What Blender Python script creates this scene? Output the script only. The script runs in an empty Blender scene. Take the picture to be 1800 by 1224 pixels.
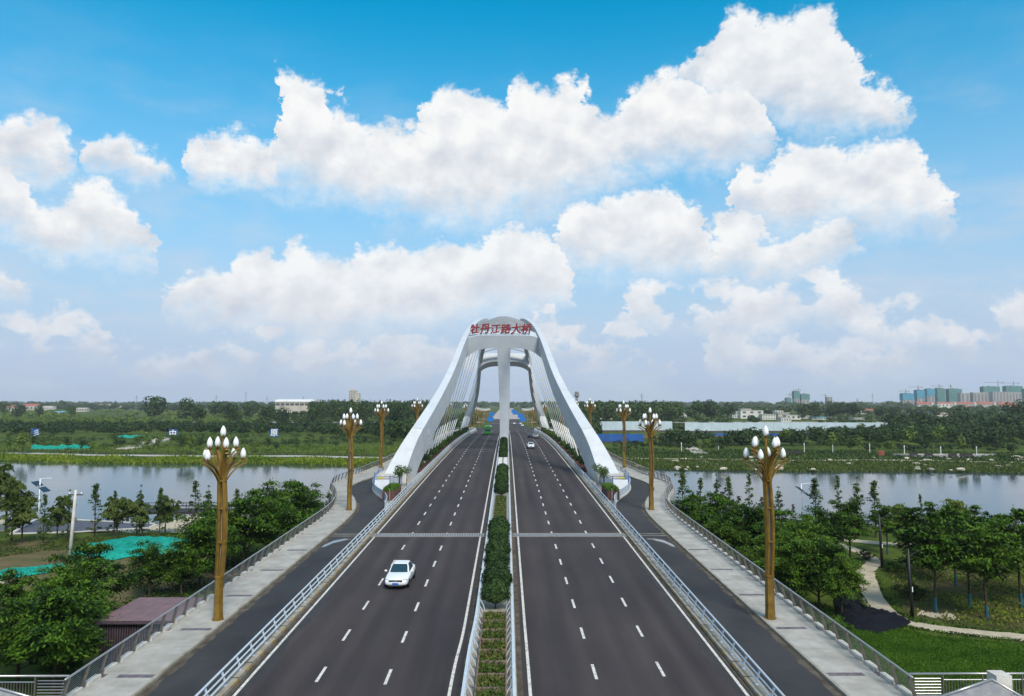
import bpy, math, random
import numpy as np
from mathutils import Vector, Matrix

# ------------------------------------------------------------------ camera, sky, sun, exposure
scene = bpy.context.scene
C = scene.collection
R = math.radians
F, CXP, CYP = 1290.0, 900.0, 612.0            # focal length and centre in photo pixels (1800 x 1224)
PITCH, YAW = math.atan(94 / F), math.atan(9 / F)
CAM = np.array([0.75, 0.0, 11.3])
cam_d = bpy.data.cameras.new('camera'); cam = bpy.data.objects.new('camera', cam_d); C.objects.link(cam)
cam.location = CAM; cam.rotation_euler = (math.pi / 2 + PITCH, 0, -YAW)
cam_d.sensor_fit = 'HORIZONTAL'; cam_d.sensor_width = 36.0; cam_d.lens = 36.0 * F / 1800.0
cam_d.clip_start = 0.5; cam_d.clip_end = 40000
scene.camera = cam
_cp, _sp, _cy, _sy = math.cos(PITCH), math.sin(PITCH), math.cos(YAW), math.sin(YAW)
_fw = np.array([_sy * _cp, _cy * _cp, _sp]); _rt = np.array([_cy, -_sy, 0.0]); _up = np.cross(_rt, _fw)
def ray(x, y): return _fw * F + _rt * (x - CXP) - _up * (y - CYP)
def at_z(x, y, z):                            # where a photo direction meets the level z
    d = ray(x, y); return CAM + d * ((z - CAM[2]) / d[2])
def at_y(x, y, Y):
    d = ray(x, y); return CAM + d * (Y / d[1])
def px_of(P):
    v = np.asarray(P, float) - CAM; z = v @ _fw
    return CXP + F * (v @ _rt) / z, CYP - F * (v @ _up) / z

SUN_EL, SUN_AZ = R(47), R(158)                # azimuth clockwise from +Y (the way the camera looks)
world = bpy.data.worlds.new('World'); scene.world = world; world.use_nodes = True
SKY_STRENGTH = 0.10
def build_world():
    nt = world.node_tree; N = nt.nodes; L = nt.links
    N.clear()
    out = N.new('ShaderNodeOutputWorld'); bg = N.new('ShaderNodeBackground')
    bg.inputs[1].default_value = SKY_STRENGTH
    sky = N.new('ShaderNodeTexSky'); sky.sky_type = 'NISHITA'; sky.sun_disc = False
    sky.sun_elevation = SUN_EL; sky.sun_rotation = SUN_AZ
    sky.altitude = 100; sky.air_density = 1.0; sky.dust_density = 0.6; sky.ozone_density = 3.0
    tc = N.new('ShaderNodeTexCoord')
    def V(x):
        return x
    def put(sock, v):
        if isinstance(v, (int, float)): sock.default_value = v
        elif isinstance(v, (tuple, list)): sock.default_value = v
        else: L.new(v, sock)
    def M(op, a, b=0.0, c=0.0, clamp=False):
        n = N.new('ShaderNodeMath'); n.operation = op; n.use_clamp = clamp
        put(n.inputs[0], a); put(n.inputs[1], b)
        if op in ('MULTIPLY_ADD', 'COMPARE', 'PINGPONG', 'SMOOTH_MIN', 'SMOOTH_MAX'): put(n.inputs[2], c)
        return n.outputs[0]
    def SS(x, lo, hi):
        n = N.new('ShaderNodeMapRange'); n.interpolation_type = 'SMOOTHSTEP'
        put(n.inputs[0], x); put(n.inputs[1], lo); put(n.inputs[2], hi); n.inputs[3].default_value = 0; n.inputs[4].default_value = 1
        return n.outputs[0]
    def MIX(f, a, b):
        n = N.new('ShaderNodeMix'); n.data_type = 'RGBA'
        put(n.inputs[0], f); put(n.inputs[6], a); put(n.inputs[7], b); return n.outputs[2]
    sep = N.new('ShaderNodeSeparateXYZ'); L.new(tc.outputs['Generated'], sep.inputs[0])
    az = M('ARCTAN2', sep.outputs[0], sep.outputs[1])
    el = M('ARCSINE', sep.outputs[2])
    comb = N.new('ShaderNodeCombineXYZ'); L.new(az, comb.inputs[0]); L.new(el, comb.inputs[1])
    def noise(scale, detail, rough, off, stretch=(1, 1.25, 1), src=None):
        mp = N.new('ShaderNodeMapping'); mp.inputs['Location'].default_value = off; mp.inputs['Scale'].default_value = stretch
        L.new(src or comb.outputs[0], mp.inputs[0])
        n = N.new('ShaderNodeTexNoise'); n.noise_dimensions = '2D'
        n.inputs['Scale'].default_value = scale; n.inputs['Detail'].default_value = detail; n.inputs['Roughness'].default_value = rough
        L.new(mp.outputs[0], n.inputs['Vector']); return n
    big = noise(15, 4, 0.55, (3.1, 1.7, 0))
    fine = noise(52, 8, 0.63, (7.3, 4.1, 0))
    sb = N.new('ShaderNodeSeparateColor'); L.new(big.outputs['Color'], sb.inputs[0])
    sf = N.new('ShaderNodeSeparateColor'); L.new(fine.outputs['Color'], sf.inputs[0])
    # billowed coordinates
    du = M('ADD', M('MULTIPLY', M('SUBTRACT', sb.outputs[0], 0.5), 0.060), M('MULTIPLY', M('SUBTRACT', sf.outputs[0], 0.5), 0.036))
    dv = M('ADD', M('MULTIPLY', M('SUBTRACT', sb.outputs[1], 0.5), 0.052), M('MULTIPLY', M('SUBTRACT', sf.outputs[1], 0.5), 0.038))
    u = M('ADD', az, du); v = M('ADD', el, dv)
    A0, A1 = -0.66, 0.66                      # the pattern of cloud banks; it repeats mirrored round the horizon
    un = M('PINGPONG', M('DIVIDE', M('SUBTRACT', u, A0), A1 - A0), 1.0)
    def ae(x, y):
        d = ray(x, y); return math.atan2(d[0], d[1]), math.asin(d[2] / np.linalg.norm(d))
    EMAX = 0.6
    banks = cloud_banks()
    dens = None; shade = None
    for pts, amt in banks:
        n = N.new('ShaderNodeRGBCurve'); L.new(un, n.inputs['Color'])
        n.mapping.extend = 'HORIZONTAL'
        for ci, key in ((0, 1), (1, 2)):
            cu = n.mapping.curves[ci]
            seq = []
            for p in pts:
                a, e = ae(p[0], p[key]); seq.append(((a - A0) / (A1 - A0), max(0.0, min(1.0, e / EMAX))))
            seq.sort()
            while len(cu.points) < len(seq): cu.points.new(0.5, 0.5)
            for k, (pa, pb) in enumerate(seq):
                cu.points[k].location = (pa, pb); cu.points[k].handle_type = 'AUTO_CLAMPED'
        n.mapping.update()
        s = N.new('ShaderNodeSeparateColor'); L.new(n.outputs[0], s.inputs[0])
        top = M('MULTIPLY', s.outputs[0], EMAX); bot = M('MULTIPLY', s.outputs[1], EMAX)
        thick = M('SUBTRACT', top, bot)
        a_top = SS(M('SUBTRACT', top, v), -0.004, 0.016)
        a_bot = SS(M('SUBTRACT', v, bot), -0.030, M('MINIMUM', 0.048, M('MULTIPLY', thick, 0.4)))
        a_thk = SS(thick, 0.002, 0.020)
        a = M('MULTIPLY', M('MULTIPLY', M('MULTIPLY', a_top, a_bot), a_thk), amt)
        if amt < 0.9: a = M('MULTIPLY', a, SS(sb.outputs[2], 0.40, 0.53))   # the low banks are broken up
        hgt = M('DIVIDE', M('SUBTRACT', v, bot), M('MAXIMUM', thick, 0.02), clamp=True)
        if dens is None: dens, shade = a, hgt
        else:
            shade = M('ADD', M('MULTIPLY', shade, M('SUBTRACT', 1.0, a)), M('MULTIPLY', hgt, a))
            dens = M('MAXIMUM', dens, a)
    # thin veil between the banks, thicker towards the horizon
    veil = noise(6, 5, 0.6, (1.3, 9.1, 0), (1, 2.6, 1))
    vl = M('MULTIPLY', SS(veil.outputs['Fac'], 0.42, 0.75), SS(el, 0.50, 0.10))
    # billow relief: light from above left and in front
    off = noise(19, 5, 0.52, (7.3, 4.1, 0)); off2 = noise(19, 5, 0.52, (7.3 - 0.010, 4.1 + 0.030, 0))
    rel = M('MULTIPLY', M('SUBTRACT', off.outputs['Fac'], off2.outputs['Fac']), 1.05)
    lum = M('ADD', M('MULTIPLY', M('POWER', shade, 0.75), 0.72), M('ADD', 0.27, rel), clamp=True)
    # colours are radiances in units of the sky's own strength
    K = 1.0 / SKY_STRENGTH
    c_lit = (0.98 * K, 0.975 * K, 0.965 * K, 1); c_dark = (0.55 * K, 0.60 * K, 0.69 * K, 1)
    cl = MIX(lum, c_dark, c_lit)
    # low clouds lose contrast in the air
    low = SS(el, 0.20, 0.02)
    cl = MIX(M('MULTIPLY', low, 0.48), cl, (0.58 * K, 0.635 * K, 0.76 * K, 1))
    hs = N.new('ShaderNodeHueSaturation'); L.new(sky.outputs[0], hs.inputs['Color'])
    hs.inputs['Saturation'].default_value = 1.55; hs.inputs['Hue'].default_value = 0.472; hs.inputs['Value'].default_value = 2.0
    base = hs.outputs[0]
    base = MIX(SS(el, 0.52, 0.0), base, (0.47 * K, 0.585 * K, 0.77 * K, 1))
    c = MIX(M('MULTIPLY', vl, 0.55), base, (0.62 * K, 0.69 * K, 0.80 * K, 1))
    c = MIX(dens, c, cl)
    # the same broken cumulus goes on overhead
    zz = M('MAXIMUM', sep.outputs[2], 0.15)
    oc = N.new('ShaderNodeCombineXYZ'); L.new(M('DIVIDE', sep.outputs[0], zz), oc.inputs[0]); L.new(M('DIVIDE', sep.outputs[1], zz), oc.inputs[1])
    on = noise(1.5, 5, 0.55, (2.7, 5.9, 0), (1, 1, 1), oc.outputs[0])
    c = MIX(M('MULTIPLY', SS(on.outputs['Fac'], 0.44, 0.58), SS(el, 0.54, 0.70)), c, (0.90 * K, 0.905 * K, 0.915 * K, 1))
    L.new(c, bg.inputs[0]); L.new(bg.outputs[0], out.inputs[0])

def cloud_banks():
    """banks of cumulus as (photo x, top y, bottom y): the directions in which the clouds stand"""
    far = [(-400, 420, 430)]
    A = [(1150, 180, 120), (1205, 125, 140), (1228, 90, 135), (1245, 50, 175), (1300, 5, 205), (1350, 30, 215), (1400, 22, 222), (1455, 18, 222), (1480, 45, 220), (1505, 90, 215),
         (1535, 140, 212), (1570, 160, 208), (1600, 185, 200), (1625, 205, 195), (1700, 230, 150)]
    B = [(-60, 240, 290), (0, 203, 288), (60, 203, 288), (110, 222, 285), (150, 268, 280), (157, 268, 270), (170, 232, 290), (215, 235, 292), (260, 258, 294), (318, 288, 292),
         (330, 240, 300), (380, 228, 314), (430, 232, 318), (478, 238, 325), (490, 122, 330), (530, 118, 335), (570, 135, 345), (600, 188, 350), (640, 205, 356), (690, 205, 366), (730, 222, 376),
         (748, 175, 382), (795, 146, 388), (850, 162, 388), (890, 178, 380), (905, 128, 376), (960, 152, 366), (1000, 128, 352), (1040, 172, 335), (1080, 198, 312),
         (1112, 142, 295), (1180, 122, 288), (1240, 134, 286), (1300, 128, 282), (1335, 180, 268), (1362, 235, 240), (1400, 260, 220)]
    Cc = [(-60, 262, 392), (0, 262, 392), (50, 305, 408), (75, 345, 425), (120, 335, 445), (160, 312, 452), (205, 328, 452), (245, 362, 445), (275, 405, 430), (300, 440, 400), (340, 450, 380),
          (950, 450, 380), (975, 420, 415), (1000, 362, 455), (1050, 348, 472), (1100, 328, 478), (1150, 322, 478), (1200, 345, 470), (1238, 372, 445), (1256, 425, 400), (1266, 430, 370), (1282, 310, 375),
          (1310, 278, 382), (1345, 298, 392), (1372, 262, 398), (1420, 246, 400), (1450, 236, 400), (1500, 255, 402), (1550, 242, 400), (1600, 246, 394), (1640, 276, 388),
          (1668, 318, 376), (1690, 352, 350), (1720, 380, 320)]
    D = [(-60, 480, 500), (0, 470, 505), (30, 480, 500), (60, 510, 480), (270, 520, 490), (300, 495, 525), (340, 475, 540), (400, 472, 552), (425, 436, 570), (460, 430, 582), (490, 448, 590), (518, 418, 600), (560, 448, 610), (600, 452, 598),
         (640, 416, 586), (690, 422, 582), (735, 448, 574), (780, 428, 568), (830, 430, 560), (860, 396, 555), (905, 385, 550), (950, 400, 545), (990, 448, 530), (1012, 500, 505), (1035, 530, 470), (1190, 480, 440),
         (1222, 440, 450), (1258, 388, 474), (1300, 360, 482), (1340, 398, 482), (1385, 412, 478), (1425, 390, 466), (1470, 382, 446), (1498, 396, 412), (1530, 430, 380)]
    E = [(-60, 560, 590), (0, 548, 592), (60, 556, 596), (92, 538, 606), (130, 528, 614), (170, 560, 618), (205, 600, 606), (230, 630, 580), (420, 610, 580), (450, 568, 600), (500, 580, 616), (550, 588, 616), (600, 600, 590), (900, 600, 570), (940, 575, 610), (970, 526, 624), (1010, 538, 634), (1050, 588, 640), (1072, 590, 620),
         (1110, 498, 560), (1150, 492, 566), (1200, 508, 566), (1250, 486, 574), (1300, 488, 576), (1350, 500, 574), (1400, 468, 548), (1440, 462, 548), (1500, 500, 576), (1560, 528, 604), (1620, 508, 596),
         (1680, 546, 604), (1750, 528, 594), (1820, 506, 596), (1880, 520, 590)]
    G = [(-60, 640, 640), (200, 640, 620), (225, 605, 640), (270, 612, 640), (310, 616, 642), (360, 600, 640), (420, 590, 640), (470, 610, 640), (560, 610, 650), (640, 580, 640), (700, 590, 645), (800, 600, 640), (940, 630, 610), (1060, 600, 640), (1085, 556, 648), (1130, 568, 650), (1170, 600, 640), (1200, 640, 620), (1250, 600, 648),
         (1282, 556, 654), (1310, 585, 654), (1350, 600, 640), (1390, 578, 654), (1425, 600, 650), (1500, 590, 640), (1560, 600, 640), (1620, 620, 610), (1820, 630, 600)]
    return [(G, 0.74), (E, 0.88), (D, 0.92), (Cc, 0.95), (A, 0.93), (B, 0.97)]
build_world()

sun_d = bpy.data.lights.new('sun', 'SUN'); sun = bpy.data.objects.new('sun', sun_d); C.objects.link(sun)
sun_d.energy = 3.9; sun_d.angle = R(16); sun_d.color = (1.0, 0.93, 0.82)
_sd = Vector((math.sin(SUN_AZ) * math.cos(SUN_EL), math.cos(SUN_AZ) * math.cos(SUN_EL), math.sin(SUN_EL)))
sun.rotation_euler = _sd.to_track_quat('Z', 'Y').to_euler(); sun.location = (60, -40, 120)
scene.view_settings.view_transform = 'Standard'; scene.view_settings.look = 'None'
scene.view_settings.exposure = 0.0; scene.view_settings.gamma = 1.0; scene.view_settings.use_curve_mapping = False
scene.cycles.max_bounces = 6; scene.cycles.diffuse_bounces = 3; scene.cycles.glossy_bounces = 3
scene.cycles.transparent_max_bounces = 8; scene.cycles.volume_bounces = 0
scene.cycles.use_denoising = True

# ------------------------------------------------------------------ materials
MATS = {}
def mat(name, col, rough=0.7, var=0.0, vscale=1.0, bump=0.0, bscale=20.0, metal=0.0, col2=None, spec=0.4, detail=5.0, stretch=(1, 1, 1), coat=0.0, mid=(0.35, 0.7)):
    if name in MATS: return MATS[name]
    m = bpy.data.materials.new(name); m.use_nodes = True; nt = m.node_tree; N, L = nt.nodes, nt.links
    b = N['Principled BSDF']; b.inputs['Roughness'].default_value = rough; b.inputs['Metallic'].default_value = metal
    b.inputs['Specular IOR Level'].default_value = spec; b.inputs['Coat Weight'].default_value = coat
    b.inputs['Base Color'].default_value = (*col, 1)
    geo = N.new('ShaderNodeNewGeometry'); mp = N.new('ShaderNodeMapping'); mp.inputs['Scale'].default_value = stretch
    L.new(geo.outputs['Position'], mp.inputs[0])
    if var > 0 or col2 is not None:
        n = N.new('ShaderNodeTexNoise'); n.inputs['Scale'].default_value = vscale; n.inputs['Detail'].default_value = detail; n.inputs['Roughness'].default_value = 0.62
        L.new(mp.outputs[0], n.inputs['Vector'])
        r = N.new('ShaderNodeValToRGB'); r.color_ramp.elements[0].position = mid[0]; r.color_ramp.elements[1].position = mid[1]
        c2 = col2 if col2 is not None else tuple(max(0, c * (1 - var)) for c in col)
        c1 = col if col2 is not None else tuple(min(1, c * (1 + var)) for c in col)
        r.color_ramp.elements[0].color = (*c2, 1); r.color_ramp.elements[1].color = (*c1, 1)
        L.new(n.outputs['Fac'], r.inputs[0]); L.new(r.outputs[0], b.inputs['Base Color'])
    if bump > 0:
        n2 = N.new('ShaderNodeTexNoise'); n2.inputs['Scale'].default_value = bscale; n2.inputs['Detail'].default_value = 4
        L.new(mp.outputs[0], n2.inputs['Vector'])
        bp = N.new('ShaderNodeBump'); bp.inputs['Strength'].default_value = min(1, bump); bp.inputs['Distance'].default_value = 0.05
        L.new(n2.outputs['Fac'], bp.inputs['Height']); L.new(bp.outputs[0], b.inputs['Normal'])
    MATS[name] = m; return m

def leaf_mat(name, cols, transl=0.25, clump=0.6):
    if name in MATS: return MATS[name]
    m = bpy.data.materials.new(name); m.use_nodes = True; nt = m.node_tree; N, L = nt.nodes, nt.links
    b = N['Principled BSDF']; b.inputs['Roughness'].default_value = 0.6; b.inputs['Specular IOR Level'].default_value = 0.14
    geo = N.new('ShaderNodeNewGeometry'); oi = N.new('ShaderNodeObjectInfo')
    nz = N.new('ShaderNodeTexNoise'); nz.inputs['Scale'].default_value = clump; nz.inputs['Detail'].default_value = 2
    L.new(geo.outputs['Position'], nz.inputs['Vector'])
    a = N.new('ShaderNodeMath'); a.operation = 'MULTIPLY_ADD'; L.new(geo.outputs['Random Per Island'], a.inputs[0]); a.inputs[1].default_value = 0.45
    L.new(nz.outputs['Fac'], a.inputs[2])
    a2 = N.new('ShaderNodeMath'); a2.operation = 'MULTIPLY_ADD'; L.new(oi.outputs['Random'], a2.inputs[0]); a2.inputs[1].default_value = 0.22; L.new(a.outputs[0], a2.inputs[2])
    r = N.new('ShaderNodeValToRGB'); r.color_ramp.elements[0].position = 0.45; r.color_ramp.elements[1].position = 1.05 if len(cols) < 3 else 1.0
    r.color_ramp.elements[0].color = (*cols[0], 1); r.color_ramp.elements[1].color = (*cols[-1], 1)
    if len(cols) == 3:
        e = r.color_ramp.elements.new(0.76); e.color = (*cols[1], 1)
    L.new(a2.outputs[0], r.inputs[0]); L.new(r.outputs[0], b.inputs['Base Color'])
    t = N.new('ShaderNodeBsdfTranslucent'); L.new(r.outputs[0], t.inputs[0])
    mx = N.new('ShaderNodeMixShader'); mx.inputs[0].default_value = transl
    L.new(b.outputs[0], mx.inputs[1]); L.new(t.outputs[0], mx.inputs[2]); L.new(mx.outputs[0], N['Material Output'].inputs[0])
    MATS[name] = m; return m

ASPH = mat('asphalt', (0.056, 0.048, 0.049), 0.82, bump=0.25, bscale=30, col2=(0.043, 0.037, 0.039), vscale=0.35, detail=9, stretch=(1, 0.22, 1), spec=0.18)
ASPH2 = mat('bike_asphalt', (0.046, 0.047, 0.052), 0.80, bump=0.25, bscale=30, col2=(0.031, 0.032, 0.037), vscale=0.3, detail=9, spec=0.18)
ASPH3 = mat('far_road_concrete', (0.34, 0.31, 0.29), 0.85, var=0.12, vscale=0.2)
PAINT = mat('road_paint', (0.60, 0.58, 0.54), 0.65, col2=(0.26, 0.245, 0.23), vscale=4.0, detail=10, mid=(0.32, 0.52))
PAVE = mat('sidewalk_stone', (0.43, 0.42, 0.39), 0.75, bump=0.1, bscale=8, col2=(0.31, 0.30, 0.275), vscale=0.9, detail=8)
def slab_joints(m):
    N, L = m.node_tree.nodes, m.node_tree.links; b = N['Principled BSDF']; src = b.inputs['Base Color'].links[0].from_socket
    g = N.new('ShaderNodeNewGeometry'); br = N.new('ShaderNodeTexBrick'); br.inputs['Scale'].default_value = 1.0; br.inputs['Mortar Size'].default_value = 0.018
    br.inputs['Brick Width'].default_value = 1.2; br.inputs['Row Height'].default_value = 0.6; br.inputs['Color1'].default_value = (1, 1, 1, 1); br.inputs['Color2'].default_value = (.86, .87, .88, 1); br.inputs['Mortar'].default_value = (.55, .55, .53, 1)
    L.new(g.outputs['Position'], br.inputs['Vector']); mx = N.new('ShaderNodeMix'); mx.data_type = 'RGBA'; mx.blend_type = 'MULTIPLY'; mx.inputs[0].default_value = 0.4
    L.new(src, mx.inputs[6]); L.new(br.outputs['Color'], mx.inputs[7]); L.new(mx.outputs[2], b.inputs['Base Color'])
slab_joints(PAVE)
def mottle(m, scale, lo, hi, stretch=(1, 1, 1)):
    """slow change of the material's own colour over the ground"""
    N, L = m.node_tree.nodes, m.node_tree.links; b = N['Principled BSDF']; src = b.inputs['Base Color'].links[0].from_socket
    g = N.new('ShaderNodeNewGeometry'); mp = N.new('ShaderNodeMapping'); mp.inputs['Scale'].default_value = stretch; L.new(g.outputs['Position'], mp.inputs[0])
    n = N.new('ShaderNodeTexNoise'); n.inputs['Scale'].default_value = scale; n.inputs['Detail'].default_value = 4; L.new(mp.outputs[0], n.inputs['Vector'])
    r = N.new('ShaderNodeValToRGB'); r.color_ramp.elements[0].position = .3; r.color_ramp.elements[1].position = .7; r.color_ramp.elements[0].color = (*lo, 1); r.color_ramp.elements[1].color = (*hi, 1); L.new(n.outputs['Fac'], r.inputs[0])
    mx = N.new('ShaderNodeMix'); mx.data_type = 'RGBA'; mx.blend_type = 'MULTIPLY'; mx.inputs[0].default_value = 1.0
    L.new(src, mx.inputs[6]); L.new(r.outputs[0], mx.inputs[7]); L.new(mx.outputs[2], b.inputs['Base Color'])
mottle(ASPH, 0.9, (.76, .77, .80), (1.14, 1.12, 1.08), (1.0, 0.03, 1))
def wheel_tracks(m, period, amp):
    N, L = m.node_tree.nodes, m.node_tree.links; b = N['Principled BSDF']; src = b.inputs['Base Color'].links[0].from_socket
    g = N.new('ShaderNodeNewGeometry'); sp = N.new('ShaderNodeSeparateXYZ'); L.new(g.outputs['Position'], sp.inputs[0])
    ab = N.new('ShaderNodeMath'); ab.operation = 'ABSOLUTE'; L.new(sp.outputs[0], ab.inputs[0])
    nz = N.new('ShaderNodeTexNoise'); nz.inputs['Scale'].default_value = 0.06; L.new(g.outputs['Position'], nz.inputs['Vector'])
    ml = N.new('ShaderNodeMath'); ml.operation = 'MULTIPLY_ADD'; L.new(ab.outputs[0], ml.inputs[0]); ml.inputs[1].default_value = 2 * math.pi / period; ml.inputs[2].default_value = -1.8 * 2 * math.pi / period + math.pi
    sn = N.new('ShaderNodeMath'); sn.operation = 'SINE'; L.new(ml.outputs[0], sn.inputs[0])
    am = N.new('ShaderNodeMath'); am.operation = 'MULTIPLY'; L.new(nz.outputs['Fac'], am.inputs[0]); am.inputs[1].default_value = amp * 2
    ad = N.new('ShaderNodeMath'); ad.operation = 'MULTIPLY_ADD'; L.new(sn.outputs[0], ad.inputs[0]); L.new(am.outputs[0], ad.inputs[1]); ad.inputs[2].default_value = 1.0
    cb = N.new('ShaderNodeCombineXYZ'); [L.new(ad.outputs[0], cb.inputs[i]) for i in range(3)]
    mx = N.new('ShaderNodeMix'); mx.data_type = 'RGBA'; mx.blend_type = 'MULTIPLY'; mx.inputs[0].default_value = 1.0
    L.new(src, mx.inputs[6]); L.new(cb.outputs[0], mx.inputs[7]); L.new(mx.outputs[2], b.inputs['Base Color'])
wheel_tracks(ASPH, 1.75, 0.10)
mottle(ASPH, 0.12, (.86, .87, .9), (1.1, 1.08, 1.05)); mottle(ASPH2, 0.25, (.75, .77, .8), (1.25, 1.2, 1.12), (1, .35, 1))
INLAY = mat('dark_granite', (0.13, 0.105, 0.12), 0.55, var=0.45, vscale=3)
KERB = mat('kerb_concrete', (0.36, 0.335, 0.285), 0.85, col2=(0.21, 0.185, 0.14), vscale=1.1, detail=8)
KERBW = mat('white_concrete', (0.50, 0.48, 0.44), 0.8, var=0.18, vscale=2)
YEL = mat('kerb_yellow', (0.42, 0.25, 0.05), 0.8, var=0.3, vscale=4)
DIRT = mat('gutter_dirt', (0.095, 0.082, 0.066), 0.95, var=0.4, vscale=1.3, spec=0.06)
RAIL = mat('pale_blue_steel', (0.50, 0.57, 0.63), 0.38, var=0.08, vscale=3, metal=0.15)
STEEL = mat('stainless_steel', (0.42, 0.42, 0.41), 0.33, var=0.1, vscale=4, metal=0.7)
POSTM = mat('bronze_post', (0.16, 0.145, 0.125), 0.5, var=0.2, vscale=3, metal=0.4)
WHITE = mat('arch_white', (0.53, 0.565, 0.605), 0.45, bump=0.0, col2=(0.46, 0.495, 0.53), vscale=0.35, detail=7)
CONCW = mat('arch_foot_concrete', (0.56, 0.58, 0.60), 0.7, col2=(0.48, 0.50, 0.51), vscale=0.6, detail=8, bump=0.1, bscale=6)
CABLE = mat('cable_white', (0.66, 0.66, 0.63), 0.5)
CABG = mat('cable_grey', (0.36, 0.37, 0.38), 0.5)
RED = mat('sign_red', (0.21, 0.010, 0.014), 0.5)
GOLD = mat('bronze_gold', (0.26, 0.155, 0.030), 0.40, var=0.30, vscale=1.5, metal=0.5)
ARCHSEAM = mat('arch_seam', (0.30, 0.32, 0.34), 0.6)
BULB = mat('white_glass', (0.78, 0.79, 0.80), 0.25, spec=0.5)
LSTRIP = mat('light_strip', (0.62, 0.60, 0.56), 0.4)
BROWN = mat('planter_wood', (0.115, 0.048, 0.042), 0.7, var=0.35, vscale=4, stretch=(1, 1, 3))
TROUGH = mat('trough_frame', (0.19, 0.125, 0.105), 0.75, var=0.3, vscale=3)
SOIL = mat('soil', (0.10, 0.065, 0.04), 0.95, var=0.5, vscale=4, spec=0.06)
SHED = mat('shed_wood', (0.075, 0.052, 0.068), 0.6, var=0.2, vscale=2)
SHEDR = mat('shed_roof', (0.20, 0.115, 0.120), 0.6, col2=(0.14, 0.085, 0.09), vscale=1.2, detail=7)
TEAL = mat('teal_net', (0.012, 0.26, 0.205), 0.85, bump=0.6, bscale=3, var=0.3, vscale=1.5, spec=0.06)
BLACKNET = mat('black_net', (0.010, 0.011, 0.016), 0.85, bump=0.7, bscale=3, var=0.3, vscale=1, spec=0.06)
GRASS = mat('grass_ground', (0.075, 0.120, 0.018), 0.95, bump=0.8, bscale=5, col2=(0.040, 0.066, 0.017), vscale=0.22, detail=9, spec=0.06)
LAWN = mat('lawn', (0.066, 0.135, 0.006), 0.95, bump=0.9, bscale=7, col2=(0.022, 0.060, 0.007), vscale=0.9, detail=10, stretch=(0.6, 1.6, 1), spec=0.06)
ROUGHG = mat('rough_grass', (0.050, 0.075, 0.018), 0.95, bump=0.9, bscale=4, col2=(0.085, 0.070, 0.034), vscale=0.35, detail=9, spec=0.06)
EARTH = mat('bare_earth', (0.16, 0.115, 0.070), 0.95, bump=0.6, bscale=4, col2=(0.075, 0.080, 0.030), vscale=0.30, detail=9, spec=0.06)
SAND = mat('sandy_path', (0.42, 0.37, 0.28), 0.9, var=0.14, vscale=1.4, bump=0.2, bscale=12, spec=0.06)
BLUEP = mat('blue_grey_path', (0.070, 0.078, 0.105), 0.85, var=0.2, vscale=1.0)
STONE = mat('granite', (0.36, 0.36, 0.37), 0.7, col2=(0.22, 0.23, 0.25), vscale=2.5, detail=8)
ROCK = mat('pale_rock', (0.44, 0.40, 0.33), 0.9, var=0.25, vscale=0.8, bump=0.5, bscale=3, spec=0.06)
BARK = mat('bark', (0.060, 0.048, 0.036), 0.9, var=0.35, vscale=5, spec=0.06)
BLUEB = mat('blue_trunk_wrap', (0.012, 0.075, 0.105), 0.8, var=0.2, vscale=3)
BLUEF = mat('blue_hoarding', (0.012, 0.085, 0.31), 0.6, var=0.25, vscale=0.3)
PALEF = mat('pale_hoarding', (0.44, 0.53, 0.58), 0.5, var=0.1, vscale=0.25)
SIGNB = mat('sign_blue', (0.010, 0.14, 0.46), 0.5)
BOARDB = mat('board_blue', (0.018, 0.080, 0.24), 0.6, var=0.2, vscale=1)
TXTW = mat('text_white', (0.75, 0.77, 0.78), 0.6)
FENB = mat('blue_fence', (0.05, 0.13, 0.33), 0.5, var=0.1, vscale=3)
FENW = mat('fence_panel_white', (0.66, 0.70, 0.76), 0.5, var=0.06, vscale=1)
PEBBLE = mat('pebble_paving', (0.36, 0.34, 0.30), 0.85, col2=(0.24, 0.22, 0.19), vscale=2, detail=8)
BLACK = mat('black_paint', (0.012, 0.012, 0.014), 0.5)
DARKW = mat('dark_timber', (0.030, 0.026, 0.028), 0.7, var=0.3, vscale=2)
CARW = mat('car_white', (0.72, 0.74, 0.76), 0.22, spec=0.5, coat=0.6)
CARG = mat('car_grey', (0.24, 0.25, 0.26), 0.3, metal=0.4, coat=0.5)
CARD = mat('car_dark', (0.022, 0.025, 0.035), 0.25, coat=0.6)
GLASS = mat('car_glass', (0.020, 0.045, 0.060), 0.08, spec=0.7)
TYRE = mat('tyre', (0.012, 0.012, 0.013), 0.9)
RIM = mat('rim', (0.40, 0.41, 0.42), 0.35, metal=0.7)
LAMPG = mat('lamp_glass', (0.16, 0.17, 0.19), 0.12, spec=0.7)
PLATE = mat('plate_blue', (0.01, 0.13, 0.50), 0.4)
REDL = mat('tail_light', (0.30, 0.01, 0.01), 0.3)
BUSG = mat('bus_green', (0.06, 0.36, 0.05), 0.35, coat=0.4)
CONC = mat('concrete', (0.33, 0.32, 0.30), 0.85, var=0.2, vscale=0.8)
SOLAR = mat('solar_panel', (0.020, 0.028, 0.040), 0.15, spec=0.7)
HOUSEW = mat('house_white', (0.58, 0.56, 0.51), 0.8, var=0.12, vscale=0.12)
HOUSEC = mat('house_cream', (0.46, 0.42, 0.36), 0.8, var=0.15, vscale=0.12)
ROOFR = mat('roof_red', (0.32, 0.10, 0.075), 0.8, var=0.2, vscale=0.3)
ROOFB = mat('roof_blue', (0.10, 0.34, 0.45), 0.6, var=0.1, vscale=0.3)
ROOFG = mat('roof_grey', (0.38, 0.36, 0.33), 0.8, var=0.15, vscale=0.3)
WIN = mat('window_dark', (0.06, 0.075, 0.09), 0.25)
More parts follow.
